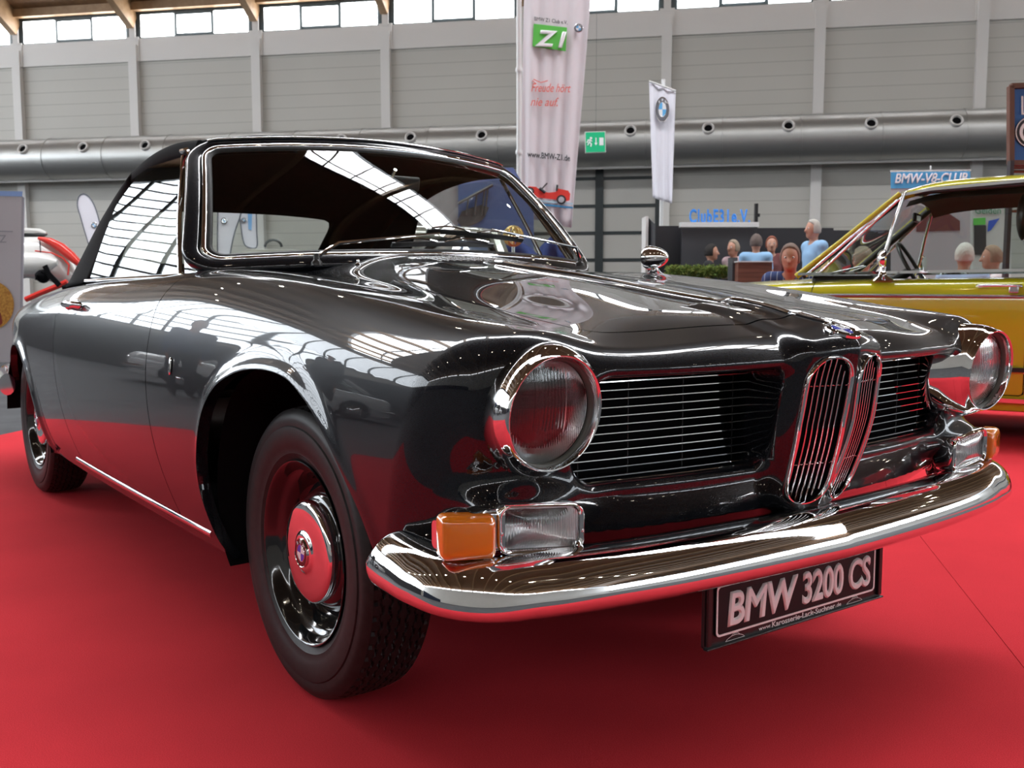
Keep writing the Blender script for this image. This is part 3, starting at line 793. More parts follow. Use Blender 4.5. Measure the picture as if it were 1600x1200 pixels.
for s in (-1, 1):
    y_ = on_side(-.585, .732); b = MB(); b.tube([(-.587, s*(on_side(-.587, z)+.003), z) for z in np.linspace(.708, .755, 8)], [.4, .9, 1, 1, 1, 1, .9, .4], prof=[(.006*math.cos(q), .004*math.sin(q)) for q in np.arange(10)*2*PI/10], up=(0, s, 0)); b.build('fender_badge', chrome, CAR)
    D = DOOR_R if s < 0 else DOOR_L
    hy = on_side(-1.72, .872)
    b = MB(); b.tube(catmull([(-1.80, s*(hy+.002), .872), (-1.785, s*(hy+.026), .876), (-1.70, s*(hy+.034), .878), (-1.63, s*(hy+.030), .877), (-1.605, s*(hy+.004), .872)], 5), [.6]+[1]*19+[.6], prof=[(.008*math.cos(q), .012*math.sin(q)) for q in np.arange(10)*2*PI/10], up=(0, 0, 1))
    b.lathe([(.014, 0), (.014, .010), (.010, .016), (0, .017)], 20, frame((-1.80, s*(hy-.002), .868), (0, s, 0))); b.build('door_handle', chrome, D)
    # rocker strip
    b = MB(); b.tube([(x, s*(on_side(x, .292)+.002), .292) for x in np.linspace(-.46, -1.88, 24)], 1., prof=[(.005*math.cos(q), .009*math.sin(q)) for q in np.arange(10)*2*PI/10], up=(0, 0, 1)); b.build('sill_molding', chrome, CAR)
    # belt moulding
    def belt(x): return .9735-.0135*max(0, (-x-.75)/1.1)
    b = MB(); b.tube([(x, s*(.712+.0*x), belt(x)) for x in np.linspace(-.735, -1.98, 24)], 1., prof=[(.020*math.cos(q), .008*math.sin(q)) for q in np.arange(12)*2*PI/12], up=(0, 0, 1)); b.build('belt_molding', chrome, D)
    # bonnet edge bright line
# cowl fittings
for s in (-1, 1):
    z_ = on_top(-.50, .33) if False else 1.0
for y_ in (-.33, .44):
    zc_ = on_top(-.515, abs(y_)); b = MB(); b.lathe([(.009, 0), (.008, .003), (.004, .005), (.0048, .011), (.003, .015), (0, .0155)], 16, Matrix.Translation((-.515, y_, zc_))); b.build('washer_nozzle', chrome, CAR)
zc_ = on_top(-.43, .05)
cv = [None]
b = MB()
for i in range(9):
    for k in range(13):
        x = -.37-.013*i; y = -.14+.0233*k; b.lathe([(.0035, 0), (.003, .0018), (0, .0022)], 6, Matrix.Translation((x, y, on_top(x, abs(y)))))
b.build('cowl_vent', dull_chrome, CAR)

# ------------------------------------------------------------------ windscreen
def wsP(u, v, off=0.):
    """windscreen surface, u in -1..1 across, v 0..1 up"""
    e = 1-u*u
    B = Vector((-.735+.165*e, .705*u, 1.012+.026*e)); T_ = Vector((-1.050+.105*e, .580*u, 1.366+.030*e))
    p = B.lerp(T_, v)+Vector((.012*math.sin(PI*v), 0, .012*math.sin(PI*v)))
    return p+off*Vector((.72, .25*u, .69)).normalized()
def ws_loop(mu, mv, r, n=7, dense=14):
    """rounded rectangle in (u, v) grown by mu, mv (metres)"""
    hu = 1+mu/.65; v0 = -mv/.49; v1 = 1+mv/.49; ru = r/.65; rv = r/.49; L = []
    for (cu, cv_, a0) in ((hu-ru, v1-rv, 0), (-hu+ru, v1-rv, 90), (-hu+ru, v0+rv, 180), (hu-ru, v0+rv, 270)):
        for k in range(n+1):
            a = math.radians(a0+90*k/n); L.append((cu+ru*math.cos(a), cv_+rv*math.sin(a)))
        nxt = {0: (-hu+ru, v1), 90: (-hu, v0+rv), 180: (hu-ru, v0), 270: (hu, v1-rv)}[a0]; last = L[-1]
        for k in range(1, dense): t = k/dense; L.append((last[0]+(nxt[0]-last[0])*t, last[1]+(nxt[1]-last[1])*t))
    return L
gl = [[wsP(-1.0+2.0*i/32, k/14) for k in range(15)] for i in range(33)]
WS = grid('windscreen', gl, screen_glass, CAR)
lp = ws_loop(.000, .000, .052)
b = MB(); b.tube([wsP(u, v, .004) for u, v in lp], 1., closed=True, prof=[(.0085*math.cos(q), .0065*math.sin(q)) for q in np.arange(10)*2*PI/10], up=[tuple(Vector((.72, .25*u, .69)).normalized()) for u, v in lp]); b.build('chrome_surround', chrome, WS)
b = MB(); b.tube([wsP(u, v, .0) for u, v in ws_loop(-.012, -.012, .045)], 1., closed=True, prof=[(.010*math.cos(q), .005*math.sin(q)) for q in np.arange(8)*2*PI/8], up=[tuple(Vector((.72, .25*u, .69)).normalized()) for u, v in lp]); b.build('rubber_seal', rubber, WS)
# painted frame: pillars and header, swept with a wide rounded section
lpf = ws_loop(.030, .018, .075); fr_prof = [(.026*math.copysign(abs(math.cos(q))**.8, math.cos(q)), .020*math.copysign(abs(math.sin(q))**.8, math.sin(q))) for q in np.arange(20)*2*PI/20]
b = MB(); b.tube([wsP(u, v, -.010) for u, v in lpf], 1., closed=True, prof=fr_prof, up=[tuple(Vector((.72, .25*u, .69)).normalized()) for u, v in lpf]); b.build('windscreen_frame', paint, CAR)
lph = [(u, v) for u, v in lpf if v > .90 and abs(u) < 1.0]; lph.sort()
b = MB(); b.tube([wsP(u, v, .010)+Vector((-.008, 0, .012)) for u, v in lph], 1., prof=[(.006*math.cos(q), .004*math.sin(q)) for q in np.arange(10)*2*PI/10], up=(0, 0, 1)); b.build('header_molding', chrome, CAR)
# wipers
for s, piv, L1, L2, B1, B2 in ((-1, (-.545, -.455, 1.012), (-.565, -.382, 1.040), (-.610, -.010, 1.082), (-.583, -.190, 1.052), (-.588, .185, 1.058)), (1, (-.572, .535, 1.018), (-.565, .500, 1.045), (-.630, .20, 1.102), (-.632, -.035, 1.100), (-.608, .320, 1.078))):
    o3 = Vector((.030, 0, .022)); b = MB()
    b.lathe([(.016, 0), (.015, .010), (.009, .016), (.008, .030), (.005, .034), (0, .035)], 16, Matrix.Translation(Vector(piv)+Vector((.02, 0, -.012))))
    WP = b.build('windscreen_wiper', black_plastic, CAR)
    b = MB(); b.tube([Vector(piv)+Vector((.02, 0, .012)), Vector(L1)+o3*1.1, Vector(L2)+o3], [.006, .0055, .003], 8); b.build('wiper_arm', chrome, WP)
    b = MB(); p1, p2 = Vector(B1)+o3*.55, Vector(B2)+o3*.55; b.tube([p1.lerp(p2, t)+Vector((0, 0, .004*math.sin(PI*t))) for t in np.linspace(0, 1, 12)], 1., prof=[(.003, -.008), (.003, .008), (-.003, .008), (-.003, -.008)], up=(.7, 0, .7)); b.build('wiper_blade', black_plastic, WP, auto=30)
    b = MB()
    for t0, t1 in ((.04, .42), (.50, .94)): b.tube([p1.lerp(p2, t0+(t1-t0)*t)+Vector((.006, 0, .010+.010*math.sin(PI*t))) for t in np.linspace(0, 1, 8)], .0028, 6)
    b.build('blade_bridge', chrome, WP)
# wing mirror on the far fender
mp = Vector((-.395, .735, on_top(-.395, .735)))
b = MB(); b.lathe([(.034, -.004), (.032, .003), (.020, .009), (.013, .020), (.012, .035), (.016, .046)], 24, Matrix.Translation(mp)); MR = b.build('wing_mirror', chrome, CAR)
hd = frame(mp+Vector((-.028, 0, .058)), (1, .05, -.02)); b = MB()
b.lathe([(.0, -.004), (.036, -.004), (.0405, -.001), (.041, .004), (.0395, .016), (.037, .030), (.032, .048), (.025, .064), (.015, .077), (.006, .083), (0, .084)], 32, hd); b.build('mirror_head', chrome, MR)

# ------------------------------------------------------------------ side windows (both sides) and soft top
def roof_edge(t):   # left/right roof rail to rear deck, t 0..1
    return s_re_x(t), s_re_y(t), s_re_z(t)
_E = [(-1.085, .575, 1.385), (-1.30, .592, 1.392), (-1.55, .600, 1.368), (-1.80, .612, 1.305), (-2.05, .628, 1.200), (-2.28, .642, 1.080), (-2.50, .655, .962), (-2.56, .658, .925)]
_Cc = [(-1.125, 0, 1.438), (-1.45, 0, 1.462), (-1.80, 0, 1.452), (-2.10, 0, 1.390), (-2.32, 0, 1.280), (-2.50, 0, 1.130), (-2.66, 0, .980), (-2.72, 0, .930)]
Ec = catmull(_E, 6); Cn = catmull(_Cc, 6)
def top_pt(i, u):
    """row i, u -1..1 across: elliptical bow between rail and centre line"""
    e, c = Ec[i], Cn[i]; k = math.sqrt(max(0, 1-abs(u)**2.6)) if True else 0
    return Vector((e[0]+(c[0]-e[0])*(1-abs(u)**2.2), e[1]*u*(1.0), e[2]+(c[2]-e[2])*(1-abs(u)**2.8)))
nR = len(Ec); us = np.linspace(-1, 1, 57)
P = [[top_pt(i, u) for u in us] for i in range(nR)]
# rear window opening removed from the grid, rounded by clipping in (row, u) space
V = np.array([tuple(p) for r in P for p in r]); g2 = np.array([[i/(nR-1), u] for i in range(nR) for u in us])
F = np.array([(i*57+k, i*57+k+1, (i+1)*57+k+1, (i+1)*57+k) for i in range(nR-1) for k in range(56)])
VV = np.hstack([V, g2*1.0])
def win_g(p): return rrect(p[:, 4], p[:, 3], 0, .695, .70, .105, .05)
Vn, Fn, _, _ = clip(VV, F, win_g(VV)); TOP = mk('soft_top', Vn[:, :3], [f[::-1] for f in Fn], canvas, CAR)
md = TOP.modifiers.new('thickness', 'SOLIDIFY'); md.thickness = .010; md.offset = -1
Vn, Fn, _, _ = clip(VV, F, -win_g(VV)); mk('rear_window', Vn[:, :3], Fn, screen_glass, TOP)
# rain rail + side quarters
def belt(x): return .9735-.0135*max(0, (-x-.75)/1.1)
for s in (-1, 1):
    # quarter panel between rail and belt behind the side window
    rows = []; Wt = Vector((-1.70, s*.612, 1.312)); Wb = Vector((-2.02, s*.700, .958))
    i0 = min(range(nR), key=lambda i: abs(Ec[i][0]+1.66))
    V = []; nn = 12; rail = [Vector((Ec[i][0], s*Ec[i][1], Ec[i][2])) for i in range(i0, nR)]
    for j, rp in enumerate(rail):
        t = j/(len(rail)-1); bt = Wt.lerp(Wb, min(1, t*1.25)) if t < .8 else Wb.lerp(Vector((-2.54, s*.680, .935)), (t-.8)/.2)
        for k in range(nn+1):
            q = k/nn; p = rp.lerp(bt, q); p.y += s*.018*math.sin(PI*q); V.append(p)
    m_ = nn+1; F = [(j*m_+k, j*m_+k+1, (j+1)*m_+k+1, (j+1)*m_+k) for j in range(len(rail)-1) for k in range(nn)]
    q_ = mk('roof_quarter', [tuple(v) for v in V], F if s > 0 else [f[::-1] for f in F], canvas, TOP); md = q_.modifiers.new('thickness', 'SOLIDIFY'); md.thickness = .008; md.offset = -1 if s > 0 else 1
    # side rail above the glass
    b = MB(); b.tube([(Ec[i][0], s*(Ec[i][1]+.004), Ec[i][2]-.012) for i in range(0, i0+2)], 1., prof=[(.016*math.cos(q), .026*math.sin(q)) for q in np.arange(12)*2*PI/12], up=(0, 0, 1)); b.build('roof_rail', canvas, TOP)
    # glass: vent pane and main pane
    def sg(x, v):   # v 0 belt .. 1 roof
        return Vector((x, s*(.704-.089*v+.008*math.sin(PI*v)), .972+(1.350-.972)*v))
    fb, ft = -.765, -1.075
    def lerp_x(v, xb_, xt_): return xb_+(xt_-xb_)*v
    SW = grid('side_window', [[sg(lerp_x(v, *q), v) for v in np.linspace(0, 1, 8)] for q in [(-.935+(-1.99+.935)*t, -1.135+(-1.72+1.135)*t) for t in np.linspace(0, 1, 10)]], side_glass_m, DOOR_R if s < 0 else DOOR_L)
    VW = grid('vent_window', [[sg(lerp_x(v, *q), v) for v in np.linspace(0, 1, 8)] for q in [(fb+(-.925-fb)*t, ft+(-1.125-ft)*t) for t in np.linspace(0, 1, 4)]], side_glass_m, DOOR_R if s < 0 else DOOR_L)
    b = MB(); b.tube([sg(lerp_x(v, -.930, -1.130), v)+Vector((0, s*.003, 0)) for v in np.linspace(0, 1, 8)], .0075, 8); b.build('window_divider', chrome, DOOR_R if s < 0 else DOOR_L)
    b = MB(); b.tube([sg(lerp_x(v, -.755, -1.068), v)+Vector((0, s*.004, 0)) for v in np.linspace(-.02, 1.0, 9)]+[sg(-1.10, 1.045)+Vector((0, s*.004, 0)), sg(-1.16, 1.05)+Vector((0, s*.004, 0))], .0085, 8); b.build('window_frame', chrome, DOOR_R if s < 0 else DOOR_L)

# ------------------------------------------------------------------ interior
b = MB(); Pd = [[Vector((-.60-.165*(y/.7)**2-.30*v, y, 1.006+.010*math.sin(PI*v)-.012*abs(y)-.03*v*v)) for v in np.linspace(0, 1, 8)] for y in np.linspace(-.66, .66, 25)]
DB = grid('dashboard', Pd, beige, CAR, solid=.02)
b = MB(); b.box((-.97, -.64, .62), (-.93, .64, .975)); b.build('dash_panel', mat('walnut_veneer', (.05, .022, .010), .25, 0, .6), CAR, smooth=False)
c = Vector((-1.10, .36, .965)); ax = Vector((-.80, 0, .60)).normalized(); Ms = frame(c, ax, (0, 0, 1))
b = MB(); b.tube([Ms @ Vector((.195*math.cos(a), .195*math.sin(a), 0)) for a in np.arange(48)*2*PI/48], .011, 10, True); SWH = b.build('steering_wheel', black_plastic, CAR)
b = MB()
for a in (0, PI): b.tube([Ms @ Vector((0, 0, -.02)), Ms @ Vector((.19*math.cos(a), .19*math.sin(a), 0))], .008, 8)
b.tube([Ms @ Vector((0, 0, -.02)), Ms @ Vector((0, 0, -.22))], .03, 12); b.build('steering_column', black_plastic, SWH)
leather = mat('dark_red_leather', (.035, .014, .012), .55)
for y_ in (-.34, .34):
    b = MB(); b.box((-1.62, y_-.25, .40), (-1.12, y_+.25, .52)); st = b.build('front_seat', leather, CAR); bevel(st, .04, 4)
    Mb = Matrix.Translation((-1.66, y_, .50)) @ Matrix.Rotation(-.30, 4, 'Y'); b = MB(); b.box((-.06, -.25, 0), (.06, .25, .50), 0, Mb); bk = b.build('seat_back', leather, st); bevel(bk, .045, 4)
b = MB(); b.box((-2.30, -.58, .42), (-1.95, .58, .56)); rs = b.build('rear_seat', leather, CAR); bevel(rs, .04, 3)
b = MB(); b.box((-2.42, -.60, .50), (-2.30, .60, .94)); bk = b.build('seat_back', leather, rs); bevel(bk, .04, 3)
b = MB(); b.box((-2.60, -.63, .90), (-2.38, .63, .93)); b.build('parcel_shelf', black_in, CAR, smooth=False)
b = MB(); b.tube([wsP(0, .80, -.01), wsP(0, .80, -.05)], .006, 8); IM = b.build('interior_mirror', chrome, CAR)
b = MB(); b.box((-.012, -.11, -.025), (.006, .11, .025), 0, Matrix.Translation(wsP(0, .78, -.06)) @ Matrix.Rotation(.2, 4, 'Y')); bevel(b.build('mirror_head', black_plastic, IM), .008, 3)
def at(px, py, D):
    """world point seen at pixel (px, py), D metres along the view axis"""
    return Vector(CAMP)+(_f+_r*((px-800)/FPX)-_u*((py-600)/FPX))*D
VIEWH = Vector((_f.x, _f.y, 0)).normalized(); RH = Vector((_r.x, _r.y, 0)).normalized()

# ---- floor and carpet
grey_floor = add_noise(mat('grey_hall_floor', (.085, .088, .095), .75, spec=.15), 3.0, (.070, .073, .080), (.098, .101, .108), 0)
fl = quad('floor', [tuple(W(s, d, -.012)) for s, d in ((-58, -1), (52, -1), (52, 56), (-58, 56))], grey_floor); struct(fl)
red = add_noise(mat('red_carpet', (.60, .014, .020), .97, spec=.1), 420, (.64, .032, .044), (.79, .050, .068), .5, .0015, detail=6)
N_, L_, b_ = nodes(red)
# faint ribs of needle felt and slow colour drift
tc_ = N_.new('ShaderNodeTexCoord'); n2 = N_.new('ShaderNodeTexNoise'); n2.inputs['Scale'].default_value = 1.3; n2.inputs['Detail'].default_value = 5
mx = N_.new('ShaderNodeMix'); mx.data_type = 'RGBA'; mx.blend_type = 'MULTIPLY'; mx.inputs['Factor'].default_value = 1
cr2 = N_.new('ShaderNodeValToRGB'); cr2.color_ramp.elements[0].position = .35; cr2.color_ramp.elements[1].position = .7; cr2.color_ramp.elements[0].color = (.84, .84, .84, 1); cr2.color_ramp.elements[1].color = (1, 1, 1, 1)
src = b_.inputs['Base Color'].links[0].from_socket
L_.new(tc_.outputs['Object'], n2.inputs[0]); L_.new(n2.outputs[0], cr2.inputs[0]); L_.new(src, mx.inputs['A']); L_.new(cr2.outputs[0], mx.inputs['B']); L_.new(mx.outputs['Result'], b_.inputs['Base Color'])
def sn(s, n, z=0.): return Vector((CAMP[0], CAMP[1], 0))+HU*s+HN*n+Vector((0, 0, z))
for V, lab in (([sn(-4.4, .8), sn(.759, .8), sn(.759, 11.5), sn(-4.4, 11.5)], 'bright red felt carpet run under the dark convertible, up to the straight seam'),
               ([sn(.761, .8), sn(2.7, .8), sn(2.7, 5.5), sn(8.5, 5.5), sn(8.5, 11.5), sn(.761, 11.5)], 'bright red felt carpet run under the yellow saloon, right of the straight seam')):
    b = MB(); n_ = len(V)
    b.add([tuple(v+Vector((0, 0, z))) for z in (-.010, 0) for v in V], [tuple(range(n_))[::-1], tuple(range(n_, 2*n_))]+[(k, (k+1) % n_, n_+(k+1) % n_, n_+k) for k in range(n_)])
    tag(b.build('carpet', red, None, smooth=False), lab, 'carpet')

# ---- walls
def panel_wall(name, base, dark, pitch=.46):
    mt = mat(name, base, .55); N, L, b = nodes(mt)
    tc = N.new('ShaderNodeTexCoord'); sx = N.new('ShaderNodeSeparateXYZ'); md = N.new('ShaderNodeMath'); md.operation = 'MODULO'; md.inputs[1].default_value = pitch
    lt = N.new('ShaderNodeMath'); lt.operation = 'LESS_THAN'; lt.inputs[1].default_value = .035
    nz = N.new('ShaderNodeTexNoise'); nz.inputs['Scale'].default_value = .35
    cr = N.new('ShaderNodeValToRGB'); cr.color_ramp.elements[0].color = (*[c*.92 for c in base], 1); cr.color_ramp.elements[1].color = (*[min(1, c*1.06) for c in base], 1)
    mx = N.new('ShaderNodeMix'); mx.data_type = 'RGBA'; mx.inputs['B'].default_value = (*dark, 1)
    L.new(tc.outputs['Object'], sx.inputs[0]); L.new(sx.outputs['Z'], md.inputs[0]); L.new(md.outputs[0], lt.inputs[0]); L.new(lt.outputs[0], mx.inputs['Factor'])
    L.new(tc.outputs['Object'], nz.inputs[0]); L.new(nz.outputs[0], cr.inputs[0]); L.new(cr.outputs[0], mx.inputs['A']); L.new(mx.outputs['Result'], b.inputs['Base Color'])
    return mt
wall_m = panel_wall('grey_wall_panels', (.53, .515, .475), (.42, .41, .375))
trim_m = mat('pale_grey_trim', (.70, .68, .66), .5); dark_frame = mat('dark_green_frame', (.018, .026, .028), .4)
wood = add_noise(mat('larch_boards', (.20, .105, .048), .6), 3, (.165, .085, .038), (.225, .12, .055), 0)
glulam = add_noise(mat('glulam_timber', (.30, .18, .09), .5), 4, (.26, .15, .07), (.33, .205, .105), 0)
day = mat('daylight_pane', (.8, .85, .9), .3, emit=(.95, .97, 1.0), estr=12.0)
day2 = mat('clerestory_pane', (.8, .85, .9), .3, emit=(.95, .97, 1.0), estr=7.5)
day3 = mat('gable_pane', (.8, .85, .9), .3, emit=(.86, .93, 1.0), estr=4.2)
def wquad(name, pts, m): o = quad(name, [tuple(W(*p)) for p in pts], m); return struct(o)
S0, S1, DW = -46., 58., 54.
wquad('wall_back', [(S0, 0, -.02), (S1, 0, -.02), (S1, 0, 10.15), (S0, 0, 10.15)], wall_m)
wquad('wall_front', [(S0, DW, -.02), (S0, DW, 10.15), (S1, DW, 10.15), (S1, DW, -.02)], wall_m)
def vz_(d): return 11.25+7.6*(1-((d-27)/27)**2)
def hbox(b, s0, s1, d0, d1, z0, z1, mi=0):
    V = [W(s, d, z) for z in (z0, z1) for s, d in ((s0, d0), (s1, d0), (s1, d1), (s0, d1))]
    b.add([tuple(v) for v in V], [(0, 3, 2, 1), (4, 5, 6, 7), (0, 1, 5, 4), (1, 2, 6, 5), (2, 3, 7, 6), (3, 0, 4, 7)], mi)
b = MB(); hbox(b, S0, S1, .0, .10, 9.30, 10.15); struct(b.build('trim_1', trim_m, None, smooth=False))
b = MB(); hbox(b, S0, S1, .0, .06, 11.05, 11.5); struct(b.build('trim_2', dark_frame, None, smooth=False)); b = MB(); hbox(b, S0, S1, .12, .40, 11.12, 11.42); struct(b.build('trim_0', glulam, None, smooth=False))
b = MB(); hbox(b, S0, S1, DW-.10, DW, 9.30, 10.15); hbox(b, S0, S1, DW-.06, DW, 11.05, 11.5); struct(b.build('trim_3', trim_m, None, smooth=False))
# columns on the far wall (5 m bays), one object each
CS = [-1.9+5.02*k+0 for k in range(-9, 10)]
nt = 4
for s in CS:
    b = MB(); hbox(b, s-.17, s+.17, .0, .22, 0, 9.9); hbox(b, s-.25, s+.25, .08, .14, 9.3, 10.2); hbox(b, s-.12, s+.12, .08, .16, 10.1, 11.3); struct(b.build('trim_%d' % nt, trim_m, None, smooth=False)); nt += 1
# clerestory windows, three panes per bay, both long walls
wn = 1
for wall_d, sgn in ((0., 1), (DW, -1)):
    for s in CS[:-1]:
        b = MB(); d0, d1 = (wall_d+.02, wall_d+.08) if sgn > 0 else (wall_d-.08, wall_d-.02)
        hbox(b, s, s+5.02, d0, d0+.02, 10.1, 11.3, 1)
        for k in range(3):
            a0 = s+.34+k*1.50; z0, z1 = (10.19, 11.0) if k != 1 else (10.27, 10.93)
            dd = d1 if sgn > 0 else d0
            hbox(b, a0, a0+1.36, dd-.012, dd+.012, z0, z1, 0)
        o = b.build('window_%d' % wn, None, None, smooth=False, mats=[day2, dark_frame]); struct(o); wn += 1
# vaulted ceiling in two halves with a ridge skylight between
def vault(name, da, db, m, off=0., sa=S0, sb=S1, n=20):
    P = [[tuple(W(s, da+(db-da)*k/n, vz_(da+(db-da)*k/n)+off)) for k in range(n+1)] for s in (sa, sb)]
    return grid(name, P, m)
SK0, SK1 = 22.6, 26.0
struct(vault('ceiling', -0.1, SK0, wood)); struct(vault('ceiling.001', SK1, DW+.1, wood))
sk = vault('window_%d' % wn, SK0, SK1, day, .35, n=4); struct(sk); wn += 1
b = MB()
hbox(b, S0, S1, SK0-.12, SK0+.02, 18.5, 19.3); hbox(b, S0, S1, SK1-.02, SK1+.12, 18.5, 19.3); hbox(b, S0, S1, 25.0, 25.1, 18.98, 19.08)
s = S0
while s < S1:
    hbox(b, s-.04, s+.04, SK0, SK1, 18.98, 19.08); s += 1.675
struct(b.build('trim_%d' % nt, mat('skylight_bars', (.12, .13, .14), .5), None, smooth=False)); nt += 1
for s in CS:
    P = [W(s, DW*t, vz_(DW*t)-.42) for t in np.linspace(0.001, .999, 41)]
    b = MB(); b.tube(P, 1., prof=[(-.14, -.42), (.14, -.42), (.14, .42), (-.14, .42)], up=(0, 0, 1)); struct(b.build('trim_%d' % nt, glulam, None, smooth=False)); nt += 1
# gable ends
def gable(name, s, zlow, m):
    n = 30; pts = [(s, DW*k/n, vz_(DW*k/n)) for k in range(n+1)]
    return wquad(name, [(s, 0, zlow)]+pts+[(s, DW, zlow)], m)
wquad('wall_left', [(S0, 0, -.02), (S0, DW, -.02), (S0, DW, 4.6), (S0, 0, 4.6)], wall_m)
GZ = [(0, 4.6), (DW, 4.6)]+[(DW*k/30, min(16.8, vz_(DW*k/30)-.1)) for k in range(30, -1, -1)]
o = wquad('window_%d' % wn, [(S0, d, z) for d, z in GZ], day3); wn += 1
gable('wall_left.001', S0-.05, 4.6, wood)
b = MB()
for k in range(1, 24): d = DW*k/24; hbox(b, S0+.02, S0+.16, d-.11, d+.11, 4.6, min(16.8, vz_(d)))
z = 4.6
while z < 16.8:
    h = 27*math.sqrt(max(0, 1-max(0, z-11.25)/7.6)); hbox(b, S0+.02, S0+.10, 27-h, 27+h, z-.06, z+.06); z += .75
P = [W(S0+.15, DW*t, vz_(DW*t)-.5) for t in np.linspace(0, 1, 31)]; b.tube(P, 1., prof=[(-.15, -.5), (.15, -.5), (.15, .5), (-.15, .5)], up=(0, 0, 1))
struct(b.build('trim_%d' % nt, dark_frame, None, smooth=False)); nt += 1
wquad('wall_right', [(S1, DW, -.02), (S1, 0, -.02), (S1, 0, 4.6), (S1, DW, 4.6)], wall_m)
wquad('window_%d' % wn, [(S1, d, min(z, 10.2)) for d, z in GZ][::-1], day3); wn += 1
gable('wall_right.001', S1+.05, 4.6, wood)
b = MB()
for k in range(1, 24): d = DW*k/24; hbox(b, S1-.16, S1-.02, d-.11, d+.11, 4.6, min(16.8, vz_(d)))
z = 4.6
while z < 16.8:
    h = 27*math.sqrt(max(0, 1-max(0, z-11.25)/7.6)); hbox(b, S1-.10, S1-.02, 27-h, 27+h, z-.06, z+.06); z += .75
struct(b.build('trim_%d' % nt, dark_frame, None, smooth=False)); nt += 1
# big sectional door
b = MB(); hbox(b, -7.6, -2.1, .01, .06, 0, 5.45, 0)
hbox(b, -7.75, -1.95, .02, .18, 5.4, 5.75, 1)
for z in (4.55, 3.60, 2.66, 1.72, .80): hbox(b, -7.6, -2.1, .05, .10, z-.055, z+.055, 1)
for s in (-7.6, -4.17, -2.08): hbox(b, s-.14, s+.14, .05, .14, 0, 5.45, 1)
hbox(b, -4.17+2.0, -4.17+2.12, .05, .12, 0, 1.72, 1)
struct(b.build('door_1', None, None, smooth=False, mats=[mat('door_panels', (.45, .44, .41), .5), dark_frame])); 

# ---- ventilation duct
duct_m = mat('galvanised_steel', (.40, .40, .39), .40, .9)
def duct(sa, sb, z, r, name, label):
    t = thing(name, label, 'air duct', W(sa, .95, 0))
    o0 = W(sa, .95, 0)
    def PP(s, z_): return W(s, .95, z_)-o0
    b = MB(); n = int((sb-sa)/1.25); P = []; Rr = []
    for k in range(n+1):
        s = sa+(sb-sa)*k/n
        for e, rr in ((-.03, r), (-.025, r+.02), (.025, r+.02), (.03, r)) if k % 2 == 0 else ((0, r),):
            P.append(PP(s+e, z)); Rr.append(rr)
    b.tube(P, Rr, 32, up=(0, 0, 1)); b.build('duct_pipe', duct_m, t, auto=35)
    b = MB(); b.tube([PP(sa, z-r-.03), PP(sb, z-r-.03)], .05, 6); b.build('bottom_rail', trim_m, t)
    k = 0; s = 2.09-2.53*18
    while s < sb:
        if s > sa+.3:
            dirn = (-HN*.92+Vector((0, 0, .39))).normalized(); M = frame(PP(s, z)+dirn*(r-.04), dirn)
            b = MB(); b.lathe([(.20, 0), (.20, .10), (.185, .13), (.15, .13), (.13, .06)], 24, M, 0); b.lathe([(.13, .05), (0, .05)], 24, M, 1)
            b.build('air_nozzle', None, t, mats=[trim_m, black_in])
        s += 2.53
    return t
duct(-45, 40, 5.62, .77, 'ventilation_duct', 'long round galvanised steel air duct with nozzles along the grey hall wall')

# ---- lamps hanging under the vault
spot = mat('lamp_glow', (1, .9, .75), .3, emit=(1, .88, .68), estr=60)
first = None
for i, s in enumerate(CS[1:-1:1]):
    for d in (13., 41.):
        p = W(s+2.5, d, vz_(d)-1.2)
        if first is None:
            first = thing('ceiling_lamp', 'small round white spotlight hanging under the timber vault', 'lamp', p, 0, 'round spotlights hanging under the timber ceiling')
            b = MB(); b.lathe([(.05, .28), (.16, .22), (.20, .02), (.21, 0), (.19, .0)], 20); b.tube([(0, 0, .27), (0, 0, 1.2)], .012, 6); LS = b.build('lamp_shade', white_paint, first)
            b = MB(); b.lathe([(.185, .02), (0, .02)], 20); LB = b.build('bulb', spot, first); parts = [LS, LB]
        else:
            t = first.copy(); COL.objects.link(t); t.location = p
            for c_ in parts: q = c_.copy(); COL.objects.link(q); q.parent = t

# ================================================================== BACKGROUND THINGS
def flat(name, px, D, m, parent=None, th=.004, off=0.):
    """thin panel whose outline is given by view pixels at distance D"""
    P = [at(x, y, D-off) for x, y in px]; Q = [p+_f*th for p in P]; n = len(P)
    F = [tuple(range(n))[::-1], tuple(range(n, 2*n))]+[(k, (k+1) % n, n+(k+1) % n, n+k) for k in range(n)]
    return mk(name, [tuple(p) for p in P+Q], F, m, parent, smooth=False)
def loc_of(parent): return parent.location if parent is not None else Vector((0, 0, 0))
def print_text(name, s, x, y, h, D, m, parent=None, bold=0., sx=1., shear=0., slope=0., align='LEFT', ext=.0004, span=None, sp=1.):
    """lettering lying in the plane D metres away; x, y, h in view pixels"""
    k = D/FPX; M = Matrix.Identity(4); o = at(x, y, D)
    X = (_r*math.cos(slope)+_u*math.sin(slope)); Y = _u
    for i in range(3): M[i][0] = X[i]; M[i][1] = Y[i]; M[i][2] = -_f[i]; M[i][3] = o[i]
    t = text(name, s, h*k*1.0, m, parent, M, ext, align, 0, sx, shear, spacing=sp, bev=bold*k*h, fit=(0, span*k) if span else None)
    return t
def rebase(root, base=None):
    """move the origin of an Empty to its base without moving its parts"""
    ch = [c for c in root.children]; b0 = Vector(base)
    for c in ch:
        if c.type == 'MESH': c.data.transform(Matrix.Translation(-b0))
        for g in c.children: g.data.transform(Matrix.Translation(-b0))
    root.location = b0
def ground(px, D): p = at(px, 440, D); return Vector((p.x, p.y, 0))
